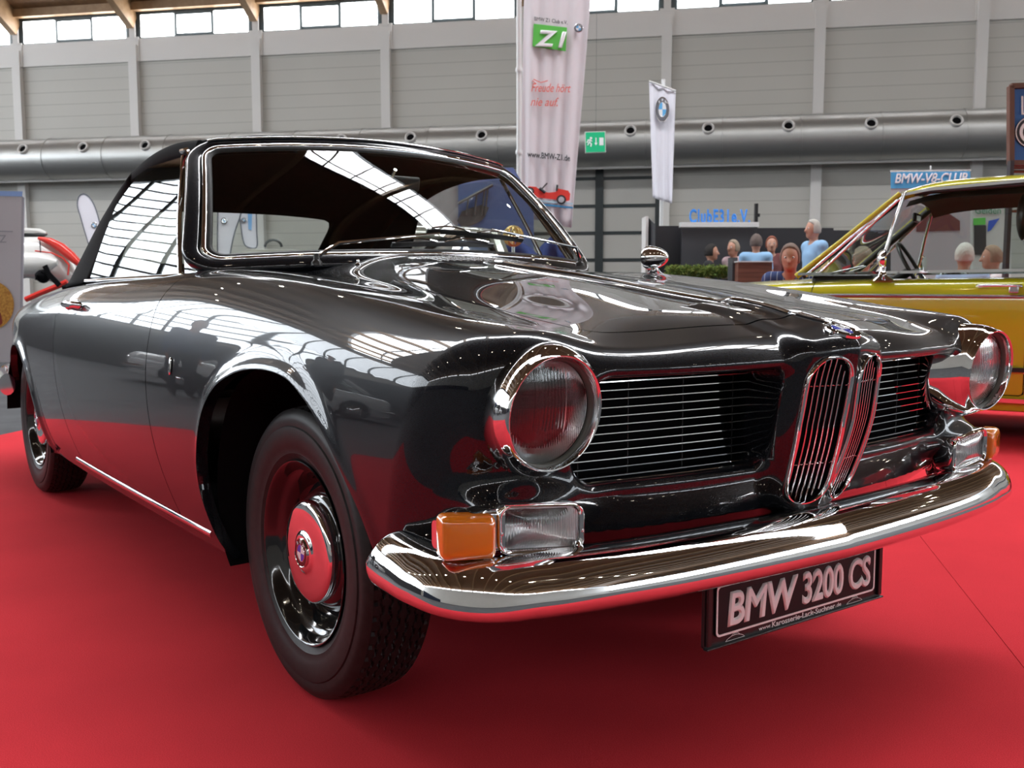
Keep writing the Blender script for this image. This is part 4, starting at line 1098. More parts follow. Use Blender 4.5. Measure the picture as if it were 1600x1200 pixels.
def cbox(b, px0, px1, D, th, z0, z1, mi=0):
    """box facing the viewer between two view columns, from z0 to z1"""
    a, c = ground(px0, D), ground(px1, D); q = VIEWH*th
    V = [a, c, c+q, a+q]; V = [(v.x, v.y, z) for z in (z0, z1) for v in V]
    b.add(V, [(0, 1, 2, 3)[::-1], (4, 5, 6, 7), (0, 4, 5, 1)[::-1], (1, 5, 6, 2)[::-1], (2, 6, 7, 3)[::-1], (3, 7, 4, 0)[::-1]], mi)
def zat(py, D): return at(800, py, D).z
banner_cloth = mat('white_banner_cloth', (.70, .66, .70), .85); banner_cloth2 = mat('white_flag_cloth', (.74, .73, .80), .85)
def cloth(name, TL, TR, BR, BL, D, m, parent, amp=.02, fold=5., ph=0., nu=48, nv=30):
    P = []
    for i in range(nu+1):
        u = i/nu; col = []
        for k in range(nv+1):
            v = k/nv; t = (TL[0]+(TR[0]-TL[0])*u, TL[1]+(TR[1]-TL[1])*u); bb = (BL[0]+(BR[0]-BL[0])*u, BL[1]+(BR[1]-BL[1])*u)
            x = bb[0]+(t[0]-bb[0])*v; y = bb[1]+(t[1]-bb[1])*v
            w_ = amp*(math.sin(u*fold*2*PI+ph+v*1.5)+.5*math.sin(u*fold*4.3+v*3))*(1-.45*v)
            col.append(tuple(at(x, y, D+w_+amp*1.6)))
        P.append(col)
    return grid(name, P, m, parent, solid=.002)

# tall club banner on its pole
D = 14.
t = thing('club_banner', 'tall white cloth banner with a green square and red car print on a pole', 'banner')
cloth('banner_cloth', (820, -70), (928, -62), (893, 356), (812, 338), D, banner_cloth, t, .022, 4.5)
green = mat('green_print', (.10, .50, .07), .7); red_print = mat('red_print', (.78, .045, .03), .7); pale_red = mat('red_script', (.75, .16, .13), .7); blue_print = mat('blue_print', (.04, .25, .50), .7); grey_print = mat('grey_print', (.12, .12, .14), .7)
flat('printed_square', [(834, 37), (886, 43), (884, 80), (832, 72)], D, green, t)
print_text('printed_text', 'Z', 838, 71, 34, D-.01, print_white, t, .035, 1.1, .25, -.06); print_text('printed_text', '1', 866, 73, 34, D-.01, print_white, t, .035, 1.1, .25, -.06)
print_text('printed_text', 'BMW Z1 Club e.V.', 835, 32, 8.5, D, print_black, t, .012, 1, 0, -.12, span=52)
print_text('printed_text', 'Freude hört', 830, 143, 19, D-.01, pale_red, t, .006, 1, .35, -.02, span=62)
print_text('printed_text', 'nie auf.', 829, 165, 19, D-.01, pale_red, t, .006, 1, .35, -.02, span=44)
b = MB(); b.tube([at(x, y, D) for x, y in ((838, 131), (832, 126), (834, 124), (845, 129), (856, 126))], .006, 5); b.build('printed_script', pale_red, t)
print_text('printed_text', 'www.BMW-Z1.de', 824, 245, 13, D-.01, print_black, t, .02, 1, 0, -.10, span=67)
flat('printed_car', [(823, 296), (826, 291), (838, 292), (846, 299), (858, 301), (868, 300), (870, 294), (888, 298), (891, 303), (890, 313), (886, 314), (868, 312), (836, 308), (824, 302)], D, red_print, t)
for cx, cy, r in ((828, 299, 6.5), (877, 312, 7.5)):
    M = frame(at(cx, cy, D-.006), -_f); b = MB(); k = D/FPX; b.lathe([(0, .002), (r*k, .001)], 20, M, 0); b.lathe([(0, .004), (r*k*.62, .003)], 20, M, 1); b.build('printed_wheel', None, t, mats=[print_black, mat('grey_disc', (.45, .46, .5), .5)])
b = MB(); b.tube([at(845, 297, D-.005), at(855, 286, D-.005)], .010, 5); b.tube([at(870, 298, D-.005), at(871, 289, D-.005)], .016, 5); b.tube([at(843, 294, D-.005), at(852, 301, D-.005)], .020, 5); b.build('printed_screen', print_black, t)
flat('printed_stripe', [(838, 317), (895, 323), (895, 326), (838, 320)], D, blue_print, t)
flat('printed_stripe', [(838, 312), (895, 317), (895, 320), (838, 315)], D, mat('pale_blue_stripe', (.45, .62, .72), .7), t)
roundel('banner_emblem', frame(at(904, 44, D-.02), -_f, _u), .062, t, blue=sky_e, ringm=grey_print)
b = MB(); b.tube([ground(811, D+.05)+Vector((0, 0, 0)), ground(811, D+.05)+Vector((0, 0, zat(-80, D)))], .035, 12)
for py in (115, 240): b.lathe([(.045, -.03), (.05, 0), (.045, .03)], 12, Matrix.Translation(ground(811, D+.05)+Vector((0, 0, zat(py, D)))))
b.lathe([(.38, 0), (.38, .03), (.05, .08)], 20, Matrix.Translation(ground(811, D+.05))); b.build('banner_pole', white_paint, t)
b = MB(); b.tube([at(811, -66, D), at(926, -64, D)], .02, 8); b.build('top_rod', white_paint, t)
rebase(t, ground(811, D+.05))
# narrow flag
D = 20.
t = thing('hanging_flag', 'narrow white flag with a round blue and white emblem, on a thin white pole', 'flag')
cloth('flag_cloth', (1014, 126), (1056, 141), (1050, 318), (1020, 309), D, banner_cloth2, t, .03, 2.6, 1.)
roundel('flag_emblem', frame(at(1035, 171, D-.06), -_f, _u) @ Matrix.Diagonal((.62, 1.15, 1, 1)), .215, t, blue=sky_e, ringm=grey_print)
b = MB(); g0 = ground(1032, D+.55); b.tube([g0, g0+Vector((0, 0, zat(122, D)))], .04, 10); b.lathe([(.35, 0), (.35, .03), (.05, .08)], 16, Matrix.Translation(g0)); b.build('flag_pole', white_paint, t)
b = MB(); b.tube([at(1014, 127, D), at(1056, 142, D)], .02, 6); b.build('top_rod', white_paint, t)
rebase(t, g0)
# exit sign
D = 24.
t = thing('exit_sign', 'green emergency exit sign with running figure, arrow and door, hanging before the duct', 'sign')
eg = mat('sign_green', (.0, .27, .12), .4, emit=(.0, .30, .13), estr=.35)
flat('sign_panel', [(915, 207), (945, 206), (945.5, 237), (915.5, 238)], D, eg, t, .08)
flat('sign_edge', [(914, 206), (946, 205), (946.5, 238), (914.5, 239)], D+.01, trim_m, t, .07)
flat('door_pictogram', [(936.5, 215), (943, 215), (943, 227), (936.5, 227)], D-.01, print_white, t)
flat('arrow', [(930.5, 215), (932, 215), (932, 223), (934, 223), (931.2, 227), (928.5, 223), (930.5, 223)], D-.01, print_white, t)
b = MB()
for pl in (((922, 218), (921, 222), (918, 227)), ((921, 222), (924, 225), (923, 229)), ((918, 219), (922, 218.5), (925, 221)), ((917.5, 223), (919, 219.5))): b.tube([at(x, y, D-.012) for x, y in pl], .016, 5)
b.lathe([(0, .01), (.028, .005), (.03, 0)], 12, frame(at(923.5, 215.8, D-.012), -_f)); b.build('running_figure', print_white, t)
b = MB(); b.tube([at(931, 206, D+.03), at(931, 206, D+.03)+Vector((0, 0, 7.))], .003, 5); b.build('hanging_wire', dark_frame, t)
rebase(t, at(931, 206, D))

# ---- club booth
D = 16.
t = thing('exhibition_booth', 'black walled exhibition booth with a pale ledge along its top', 'booth')
booth_m = mat('booth_black', (.022, .023, .028), .5); booth_g = mat('booth_grey', (.05, .052, .06), .5)
b = MB(); cbox(b, 1022, 1064, D+.3, .1, 0, zat(352, D), 0); cbox(b, 1064, 1300, D, .1, 0, zat(357, D), 0); cbox(b, 1184, 1420, D+.3, .1, 0, zat(359, D), 0)
b.build('booth_wall', booth_m, t, smooth=False)
b = MB(); cbox(b, 1064, 1181, D-.06, .06, .9, zat(357, D), 0); b.build('booth_panel', booth_g, t, smooth=False)
b = MB(); cbox(b, 1063, 1184, D-.12, .22, zat(356, D), zat(348.5, D)); b.build('ledge', white_paint, t, smooth=False)
b = MB(); cbox(b, 1008, 1012, D+.1, .5, 0, zat(338, D)); b.build('side_panel', trim_m, t, smooth=False)
b = MB(); a0, a1 = ground(1012, D+.2), ground(1023, D-.1); zz0, zz1 = zat(340, D), zat(352, D)
b.add([(a0.x, a0.y, 0), (a1.x, a1.y, 0), (a1.x, a1.y, zz1), (a0.x, a0.y, zz0)], [(0, 1, 2, 3)]); b.build('side_wing', booth_m, t, smooth=False)
b = MB(); o_ = D-.075
b.tube([at(x, y, o_) for x, y in ((1073, 440), (1073, 375), (1105, 375), (1105, 440))], .012, 4); b.build('door_outline', mat('booth_line', (.10, .10, .12), .5), t)
rebase(t, ground(1100, D))
club = mat('club_letter_blue', (.03, .22, .68), .4)
t = print_text('club_lettering', 'ClubE31e.V.', 1077, 347.6, 29, D-.03, club, None, .034, 1, 0, -.004, ext=.004, span=95, sp=1.16)
tag(t, 'raised bright blue letters standing on the pale ledge of the black booth', 'lettering')
t = thing('flat_screen', 'thin black screen seen edge-on above the booth beside the blue letters', 'screen')
b = MB(); cbox(b, 1177.5, 1182, D+.15, .08, zat(350, D), zat(318, D)); b.build('screen_panel', black_plastic, t, smooth=False)
b = MB(); cbox(b, 1182, 1185, D+.4, .1, zat(337, D), zat(332, D)); cbox(b, 1179, 1181, D+.4, .06, .0, zat(350, D)); b.build('screen_mount', black_plastic, t, smooth=False)
rebase(t, ground(1180, D+.3))
# hedge in a trough
D = 15.
t = thing('planter', 'long dark planter trough with a low green hedge before the booth', 'planter')
b = MB(); cbox(b, 1040, 1146, D-.15, .35, 0, zat(436, D)); b.build('trough', booth_g, t, smooth=False)
random.seed(3); b = MB()
for i in range(3800):
    u = random.random(); px_ = 1041+103*u; hh = .5+.5*math.sin(px_*.33)*.25+.18*math.sin(px_*.9)+.12*random.random()
    z0, z1 = zat(436, D), zat(418, D); z = z0+(z1-z0)*min(1.15, random.random()**.7*(.8+.45*hh))
    p = ground(px_, D-.12+.28*random.random()); c = Vector((p.x, p.y, z)); a = Vector((random.gauss(0, 1), random.gauss(0, 1), random.gauss(.6, .7))).normalized()*random.uniform(.03, .055); s_ = a.cross(Vector((random.random(), random.random(), .3))).normalized()*.012
    b.add([c-s_, c+a*.5+s_*.6, c+a, c+a*.5-s_*1.2], [(0, 1, 2, 3)], i % 2)
b.build('hedge_foliage', None, t, smooth=False, mats=[mat('hedge_green', (.10, .17, .025), .7), mat('hedge_yellow_green', (.22, .27, .05), .7)])
rebase(t, ground(1092, D))
t = thing('counter', 'reddish brown wooden counter beside the low hedge', 'counter')
cw = add_noise(mat('reddish_wood', (.16, .06, .035), .5), 8, (.11, .035, .02), (.20, .075, .045), 0, stretch=(.2, .2, 3))
D = 13.6; b = MB(); cbox(b, 1153, 1206, D, .6, 0, zat(410, D)); b.build('counter_body', cw, t, smooth=False)
b = MB(); cbox(b, 1152, 1207, D-.02, .64, zat(410, D), zat(408.3, D)); b.build('counter_top', white_paint, t, smooth=False)
b = MB(); cbox(b, 1144, 1152, D+.2, .3, 0, zat(402, D)); b.build('side_post', booth_g, t, smooth=False)
rebase(t, ground(1178, D))
# roll-up with club name
D = 12.6
t = thing('roll_up_banner', 'roll-up banner with pale italic letters on a blue header behind the yellow car', 'banner')
flat('banner_sheet', [(1392, 292), (1516, 290), (1516, 560), (1392, 560)], D, mat('poster_greyish', (.42, .42, .45), .6), t)
flat('banner_header', [(1392, 269), (1516, 267.5), (1516, 293), (1392, 294.5)], D-.005, mat('header_blue', (.07, .36, .68), .6), t)
flat('top_rail', [(1391, 266), (1517, 264.5), (1517, 267.8), (1391, 269.3)], D, dull_chrome, t, .03)
print_text('printed_text', 'BMW-V8-CLUB', 1398, 286, 21, D-.012, print_white, t, .022, 1, .28, .012, span=114)
flat('poster_car', [(1432, 345), (1440, 330), (1470, 327), (1485, 335), (1500, 345), (1500, 360), (1432, 362)], D-.006, mat('poster_dark_red', (.13, .03, .03), .5), t)
b = MB(); cbox(b, 1392, 1516, D, .25, 0, .08); b.build('roll_up_base', dull_chrome, t, smooth=False)
b = MB(); b.tube([at(1454, 266, D+.03), at(1454, 259, D+.03)], .012, 6); b.tube([ground(1454, D+.06), at(1454, 266, D+.06)], .012, 6); b.build('support_pole', dull_chrome, t)
rebase(t, ground(1454, D))
# framed sign at the right edge
D = 9.
t = thing('framed_sign', 'blue sign board in a brown wooden frame on dark posts at the right edge', 'sign')
flat('sign_board', [(1583, 139), (1700, 136), (1700, 252), (1583, 252)], D, mat('sign_blue', (.03, .13, .42), .45), t, .03)
fm = mat('brown_frame', (.12, .045, .025), .5)
b = MB()
for p in (((1579, 135), (1579, 256)), ((1579, 135), (1706, 131)), ((1579, 255), (1706, 255)), ((1704, 131), (1704, 255))): b.tube([at(x, y, D-.01) for x, y in p], 1., prof=[(-.022, -.03), (.022, -.03), (.022, .03), (-.022, .03)], up=tuple(_f))
b.build('sign_frame', fm, t, smooth=False)
flat('printed_letter', [(1596, 150), (1599, 150), (1599, 176), (1618, 176), (1618, 179), (1596, 179)], D-.015, print_white, t)
M = frame(at(1610, 207, D-.01), -_f, _u); k = D/FPX; b = MB(); b.lathe([(0, .01), (24*k, .008), (24.5*k, 0)], 40, M, 0); b.lathe([(13*k, .012), (18*k, .012)], 40, M, 1); b.lathe([(22.5*k, .010), (24*k, .010)], 40, M, 1); b.build('printed_ring', None, t, mats=[print_black, print_white])
for px_ in (1573, 1690): b = MB(); cbox(b, px_-3, px_+3, D+.02, .06, 0, zat(253, D)); b.build('sign_post', mat('post_dark', (.03, .028, .035), .5), t, smooth=False)
for py in (262, 268, 330): b = MB(); b.tube([at(1576, py, D+.05), at(1692, py, D+.05)], .014, 6); b.build('cross_bar', fm, t)
rebase(t, ground(1640, D))
# poster seen through the yellow car
D = 13.2
t = thing('event_poster', 'white poster stand with green lettering and a blue wedge, seen through the yellow car', 'poster')
flat('poster_sheet', [(1520, 318), (1580, 318), (1580, 560), (1520, 560)], D, mat('poster_white', (.55, .57, .55), .6), t)
print_text('printed_text', 'Gelden L', 1523, 334, 15, D-.01, mat('dark_green_print', (.10, .28, .18), .6), t, .01, .95)
flat('printed_band', [(1521, 341), (1540, 340), (1540, 351), (1521, 352)], D-.008, green, t); flat('printed_wedge', [(1545, 345), (1562, 341), (1548, 360), (1543, 362)], D-.008, mat('wedge_blue', (.03, .10, .55), .6), t)
flat('printed_panel', [(1522, 352), (1541, 352), (1541, 398), (1522, 398)], D-.008, print_black, t)
b = MB(); cbox(b, 1520, 1580, D+.01, .3, 0, .06); b.build('stand_foot', booth_g, t, smooth=False)
rebase(t, ground(1550, D))

# ---- left: roll-up, aeroplane, feather flags
D = 11.2
t = thing('roll_up_banner', 'pale grey roll-up banner with an orange disc at the left edge', 'banner')
flat('banner_sheet', [(-95, 303), (34, 306), (30, 566), (-95, 570)], D, mat('poster_pale', (.50, .47, .50), .6), t)
flat('top_strip', [(-95, 296), (35, 299), (34.5, 307), (-95, 304)], D-.005, mat('strip_blue', (.25, .38, .70), .5), t)
flat('side_edge', [(34, 306), (37.5, 309), (33, 566), (30, 566)], D, mat('poster_edge', (.36, .35, .40), .6), t, .02)
M = frame(at(-17, 477, D-.01), -_f, _u); k = D/FPX; b = MB(); b.lathe([(0, .002), (39*k, .001)], 48, M); dsc = b.build('printed_disc', add_noise(mat('orange_disc', (.55, .26, .03), .6), 40, (.40, .16, .02), (.62, .32, .05)), t)
flat('printed_figure', [(-12, 487), (1, 489), (4, 505), (-2, 510), (-12, 500)], D-.014, mat('maroon_print', (.22, .02, .01), .6), t)
print_text('printed_text', 'Z', -1, 379, 17, D-.01, mat('grey_letter', (.28, .27, .30), .6), t, 0, 1.)
print_text('printed_text', 'Club', -16, 352, 8, D-.01, MATS['grey_letter'], t, 0, 1.); print_text('printed_text', '2009', -16, 397, 7, D-.01, MATS['grey_letter'], t, 0, 1.)
flat('printed_rule', [(-30, 360), (20, 361), (20, 362.5), (-30, 361.5)], D-.008, MATS['grey_letter'], t)
b = MB(); cbox(b, -95, 32, D-.1, .3, 0, .07); b.build('roll_up_base', dull_chrome, t, smooth=False)
rebase(t, ground(-20, D))
# aeroplane
D = 19.
t = thing('propeller_aeroplane', 'white aeroplane with red stripes and a black propeller behind the grey banner', 'aeroplane')
plane_w = mat('aircraft_white', (.72, .72, .70), .25, 0, .5); plane_r = mat('aircraft_red', (.72, .03, .02), .3, 0, .5)
k = D/FPX
def pt(x, y, d=0.): return at(x, y, D+d)
def ellipse_tube(cs, m, name, mi=None, n=24):
    """cs: (px, py, rx_px, ry_px, depth offset) sections of a fuselage; axis along view right"""
    V = []
    for (x, y, ry, rd, d) in cs:
        c = pt(x, y, d)
        for q in range(n):
            a = 2*PI*q/n; V.append(tuple(c+_u*(ry*k*math.cos(a))+_f*(rd*k*math.sin(a))))
    F = [(i*n+q, (i+1)*n+q, (i+1)*n+(q+1) % n, i*n+(q+1) % n) for i in range(len(cs)-1) for q in range(n)]+[tuple(range(n)), tuple((len(cs)-1)*n+q for q in range(n))[::-1]]
    return mk(name, V, F, m, t, auto=50)
ellipse_tube([(-60, 420, 28, 26, 0), (0, 412, 32, 30, 0), (40, 402, 32, 30, 0), (70, 404, 34, 30, 0), (92, 412, 31, 28, 0), (110, 424, 24, 22, 0), (122, 436, 14, 14, 0), (127, 443, 5, 5, 0)], plane_w, 'fuselage')
b = MB(); b.tube([pt(x, y, -.30*1.) for x, y in ((60, 372), (78, 377), (96, 387), (112, 401), (124, 412))], [.03, .07, .09, .09, .06], 10); b.tube([pt(x, y, -.38) for x, y in ((55, 392), (80, 395), (98, 403), (108, 414), (106, 430))], .014, 6); b.tube([pt(x, y, -.45) for x, y in ((40, 468), (60, 459), (90, 447), (105, 440))], .05, 8); b.build('red_stripe', plane_r, t)
ellipse_tube([(-40, 418, 16, 14, -1.2), (10, 414, 17, 15, -1.2), (45, 412, 17, 15, -1.2), (65, 412, 16, 14, -1.2), (78, 411, 11, 10, -1.2), (90, 410, 4, 4, -1.2)], plane_w, 'engine_cowling')
b = MB(); M = frame(pt(68, 432, -1.35), -_f); b.lathe([(.0, .25), (.06, .2), (.11, .08), (.12, 0)], 16, M); b.tube([pt(70, 415, -1.5), pt(76, 428, -1.5), pt(93, 446, -1.5)], 1., prof=[(.045, .01), (-.045, .01), (-.045, -.01), (.045, -.01)], up=tuple(-_f)); b.tube([pt(66, 424, -1.5), pt(60, 432, -1.5), pt(59, 438, -1.5)], .05, 6); b.build('propeller', black_in, t)
wg = []
b = MB(); b.add([tuple(pt(*q)) for q in ((-60, 362, 0), (40, 362, 0), (73, 363, -.2), (75, 367, -.2), (60, 374, 1.4), (40, 386, 1.6), (-60, 400, 1.6), (-60, 366, 0), (40, 366, 0))], [(0, 1, 2, 3, 8, 7), (7, 8, 3, 4, 5, 6)]); b.build('wing', mat('wing_grey', (.10, .10, .10), .6), t, smooth=False)
b = MB(); b.tube([pt(-60, 360, -.05), pt(40, 360, -.05), pt(62, 361, -.1), pt(73, 364, -.2)], [.05, .05, .045, .02], 8); b.build('wing_edge', plane_w, t)
b = MB(); b.tube([pt(62, 375, -.3), pt(64, 400, -.5)], .01, 5); b.build('wing_wire', black_in, t)
for x in (20, 100): b = MB(); b.tube([pt(x, 440, 0), pt(x, 440, 0)-Vector((0, 0, pt(x, 440, 0).z-.25))], .04, 8); b.lathe([(0, -.08), (.2, -.08), (.25, 0), (.2, .08), (0, .08)], 20, frame(pt(x, 440, 0)-Vector((0, 0, pt(x, 440, 0).z-.25)), _f)); b.build('landing_gear', black_in, t)
rebase(t, ground(40, D))
def feather(name, label, pts, D, m, logo=None, extra=None, th=.01):
    t = thing(name, label, 'flag')
    P = catmull([(x, y, 0) for x, y in pts], 6, True)[:, :2]
    flat('flag_cloth', [tuple(p) for p in P], D, m, t, th)
    lo = P[np.argmax(P[:, 1])]; g = ground(lo[0], D+.03)
    b = MB(); b.tube([g, at(lo[0], lo[1]-4, D+.03)], .018, 8); b.lathe([(.3, 0), (.3, .03), (.03, .07)], 16, Matrix.Translation(g)); b.build('flag_pole', dull_chrome, t)
    edge = [tuple(at(p[0], p[1], D-.004)) for p in P]; b = MB(); b.tube(edge, .012, 5, True); b.build('flag_edge', mat('flag_edge_grey', (.12, .13, .16), .6), t)
    if logo: roundel('flag_emblem', frame(at(logo[0], logo[1], D-.01), -_f, _u), logo[2]*D/FPX, t, blue=sky_e, ringm=grey_print)
    if extra: flat('printed_patch', extra, D-.008, mat('patch_blue', (.22, .45, .78), .6), t)
    rebase(t, g); return t
feather('feather_flag', 'white feather flag rising to the left of the black soft top', [(121, 322), (123, 308), (131, 303), (141, 310), (149, 325), (156, 350), (162, 385), (168, 425), (158, 440), (146, 405), (134, 368), (126, 340)], 21., banner_cloth2, (147, 352, 5))
feather('feather_flag', 'white feather flag with a small emblem, seen leftmost through the rear window', [(340, 345), (342, 326), (352, 312), (366, 306), (378, 312), (376, 335), (367, 362), (360, 395), (355, 440), (344, 440), (340, 400)], 17., banner_cloth2, (350, 345, 5))
feather('feather_flag', 'white feather flag with a blue patch, seen through the rear window beside the pale column', [(373, 330), (374, 316), (384, 306), (396, 306), (400, 330), (401, 360), (401, 386), (385, 385), (379, 372), (376, 350)], 17.6, banner_cloth2, (381, 344, 4), [(387, 329), (394, 330), (393, 360), (388, 358)])
D = 15.
t = thing('aircraft_engine', 'grey aircraft engine cowl with a thin propeller hoop, seen through the rear window', 'engine')
b = MB(); b.lathe([(0, .8), (.12, .75), (.22, .5), (.27, .1), (.28, -.5), (.2, -.8), (0, -.9)], 28, frame(at(446, 418, D), _r, _u)); b.build('cowling', mat('cowl_grey', (.35, .35, .32), .3, .4), t)
b = MB(); b.tube([at(427+13*math.cos(a), 386+11*math.sin(a), D-.4) for a in np.linspace(PI, 2*PI, 16)], .02, 6); b.build('propeller_hoop', dark_frame, t)
b = MB(); b.tube([at(440, 422, D), ground(440, D)], .08, 8); b.lathe([(.4, 0), (.4, .05), (.08, .1)], 16, Matrix.Translation(ground(440, D))); b.build('engine_stand', dark_frame, t)
rebase(t, ground(440, D))

# ---- things seen through the windscreen and far side window
D = 12.8
t = thing('display_wall', 'pale blue exhibition wall with a picture of a flying machine, behind the windscreen', 'display wall')
dw_ = mat('display_blue', (.13, .20, .42), .6)
flat('blue_panel', [(716, 262), (802, 262), (825, 300), (834, 318), (834, 560), (716, 560)], D, add_noise(mat('display_blue_sky', (.14, .21, .44), .6), .8, (.11, .17, .40), (.22, .30, .52)), t, .05)
flat('silver_panel', [(660, 262), (716, 262), (716, 560), (660, 560)], D+.02, add_noise(mat('display_silver', (.42, .43, .45), .5), 1.2, (.33, .34, .36), (.5, .5, .52)), t, .05)
flat('blue_side_panel', [(560, 290), (626, 290), (626, 560), (560, 560)], D+.02, mat('display_pale_blue', (.24, .32, .50), .6), t, .05)
flat('grey_side_panel', [(626, 290), (660, 290), (660, 560), (626, 560)], D+.03, mat('display_grey', (.30, .30, .30), .6), t, .05)
b = MB(); b.tube([at(x, y, D-.03) for x, y in ((716, 318), (770, 289))], .02, 5)
for x in (732, 745, 757, 762): b.tube([at(x, 318-(x-716)*.53, D-.03), at(x-4, 336, D-.03)], .012, 5)
P_ = [(714, 345), (722, 330), (738, 324), (752, 320), (764, 324), (758, 338), (752, 345), (738, 352), (722, 356)]
b.build('printed_rigging', mat('print_brown', (.12, .11, .11), .6), t); flat('printed_machine', P_, D-.02, MATS['print_brown'], t)
rebase(t, ground(740, D))
chair_blue = mat('blue_upholstery', (.02, .045, .20), .8)
def armchair(label, px0, px1, ytop, D):
    t = thing('armchair', label, 'armchair', ground((px0+px1)/2, D), 0, None)
    c0 = t.location.copy(); wd = (px1-px0)*D/FPX; zt = zat(ytop, D)
    M = Matrix.Identity(4)
    for i in range(3): M[i][0] = RH[i]; M[i][1] = VIEWH[i]
    hw = wd/2; n = 9
    P = [[tuple(M @ Vector((hw*math.sin(a)*(1-.06*k/n), hw*.8-hw*.8*math.cos(a)*0-hw*.75*abs(math.sin(a))**4, .30+(zt-.30)*(k/n)*(.80+.20*math.cos(a)**2)))) for k in range(n+1)] for a in np.linspace(-PI/2, PI/2, 25)]
    grid('backrest', P, chair_blue, t, solid=.12)
    b = MB(); b.lathe([(0, .28), (hw*.95, .30), (hw, .36), (hw*.96, .46), (0, .50)], 28, Matrix.Translation(M @ Vector((0, hw*.1, 0)))); b.build('seat', chair_blue, t)
    b = MB(); b.lathe([(.30, 0), (.30, .02), (.04, .05), (.04, .30)], 24, Matrix.Translation(M @ Vector((0, hw*.1, 0)))); b.build('pedestal', dull_chrome, t)
    return t
armchair('blue upholstered armchair seen through the middle of the windscreen', 772, 830, 372, 11.9)
armchair('blue upholstered armchair half hidden by the near soft top pillar', 560, 628, 374, 11.2)
armchair('blue upholstered armchair seen between the far windscreen pillar and vent window', 853, 873, 368, 12.35)
t = thing('table_lamp', 'gold wicker ball lamp beside the blue armchair, behind the windscreen', 'lamp', ground(802, 10.95), 0)
b = MB(); zt = zat(352, 10.2); zb_ = zat(376, 10.2); zc = (zt+zb_)/2; r_ = (zt-zb_)/2+.03
for k in range(10):
    M = Matrix.Translation((0, 0, zc)) @ Matrix.Rotation(k*PI/10, 4, 'Z') @ Matrix.Rotation(PI/2+.3*math.sin(k*2.), 4, 'X'); b.tube([M @ Vector((r_*math.cos(a), r_*math.sin(a), 0)) for a in np.arange(20)*2*PI/20], .010, 5, True)
b.build('lamp_shade', mat('gold_wicker', (.55, .40, .16), .35, .5), t)
b = MB(); b.lathe([(0, zc+r_*.6), (r_*.6, zc), (0, zc-r_*.6)], 16); b.build('bulb', mat('warm_bulb', (1, .85, .6), .5, emit=(1, .8, .5), estr=2.), t)
b = MB(); b.lathe([(.15, 0), (.15, .02), (.02, .04), (.02, zb_)], 16); b.build('lamp_base', dull_chrome, t)


# ---- plain saloon cars of the surroundings (silver behind the cabin, white one left of the view)
def saloon_sdf(x, y, z):
    a = np.abs(y); T = .90+.05*np.exp(-(x/1.2)**2)-.05*(np.abs(x)/2.1)**4-.06*(a/.8)**4; Wd = .80-.06*((z-.58)/.4)**2-.04*(np.abs(x)/2.1)**4
    f = rmax(a-Wd, z-T, .10); f = rmax(f, np.abs(x)-2.05, .16); f = np.maximum(f, .22-z)
    for xc in (-1.25, 1.25): f = np.maximum(f, -np.maximum(np.hypot(x-xc, z-.30)-.35, .55-a))
    return f
_P, _Q = surface_nets(saloon_sdf, (-2.2, -.95, .1), (2.2, .95, 1.15), .04); _P = project(saloon_sdf, _P, 2, .02); _N = gradf(saloon_sdf, _P); _N /= np.linalg.norm(_N, axis=1)[:, None]
def plain_car(label, loc, rz, paintm, belt_z=.93):
    t = thing('car', label, 'car', loc, rz)
    mk('car_body', _P, _Q, paintm, t, normals=_N)
    b = MB(); rp = [[(x, y, 1.36-.10*(abs(x+.15)/.85)**4-.03*(y/.6)**2) for x in np.linspace(-1.0, .55, 12)] for y in np.linspace(-.56, .56, 9)]
    grid('roof', rp, paintm, t, solid=.03)
    for s in (-1, 1):
        b = MB(); b.tube([(.98, s*.68, .92), (.55, s*.56, 1.28)], .03, 8); b.build('windscreen_pillar', paintm, t)
        b = MB(); b.tube([(-1.55, s*.66, .92), (-1.0, s*.56, 1.28)], .05, 8); b.build('rear_pillar', paintm, t)
        b = MB(); b.tube([(-.25, s*.68, .92), (-.25, s*.57, 1.34)], .03, 8); b.build('door_pillar', paintm, t)
        b = MB(); b.add([(.98, s*.68, .93), (.55, s*.565, 1.29), (-1.0, s*.565, 1.29), (-1.55, s*.68, .93)], [(0, 1, 2, 3)]); b.build('side_window', side_glass_m, t, smooth=False)
        for x in (-1.25, 1.25):
            M = Matrix.Translation((x, s*.68, .30)) @ Matrix.Rotation(-s*PI/2, 4, 'X'); b = MB(); b.lathe([(.16, .03), (.19, .08), (.28, .08), (.30, .05), (.30, -.06), (.28, -.09), (.0, -.09)], 28, M); w_ = b.build('wheel', rubber, t)
            b = MB(); b.lathe([(.19, .06), (.17, .05), (.10, .075), (0, .08)], 24, M); b.build('hubcap', chrome, w_)
        b = MB(); b.lathe([(0, .03), (.07, .02), (.08, 0), (.08, -.04)], 20, Matrix.Translation((2.04, s*.60, .66)) @ Matrix.Rotation(PI/2, 4, 'Y')); b.build('headlight', chrome, t)
    b = MB(); b.add([(.98, -.68, .93), (.55, -.565, 1.29), (.55, .565, 1.29), (.98, .68, .93)], [(0, 1, 2, 3)]); b.build('windscreen', screen_glass, t, smooth=False)
    b = MB(); b.add([(-1.55, -.68, .93), (-1.0, -.565, 1.29), (-1.0, .565, 1.29), (-1.55, .68, .93)], [(0, 3, 2, 1)]); b.build('rear_window', screen_glass, t, smooth=False)
    for x, n_ in ((2.08, 'front_bumper'), (-2.08, 'rear_bumper')):
        b = MB(); b.tube([(x-math.copysign(.25, x), -.80, .45), (x, -.72, .45), (x, 0, .45), (x, .72, .45), (x-math.copysign(.25, x), .80, .45)], .05, 10); b.build(n_, chrome, t)
    return t
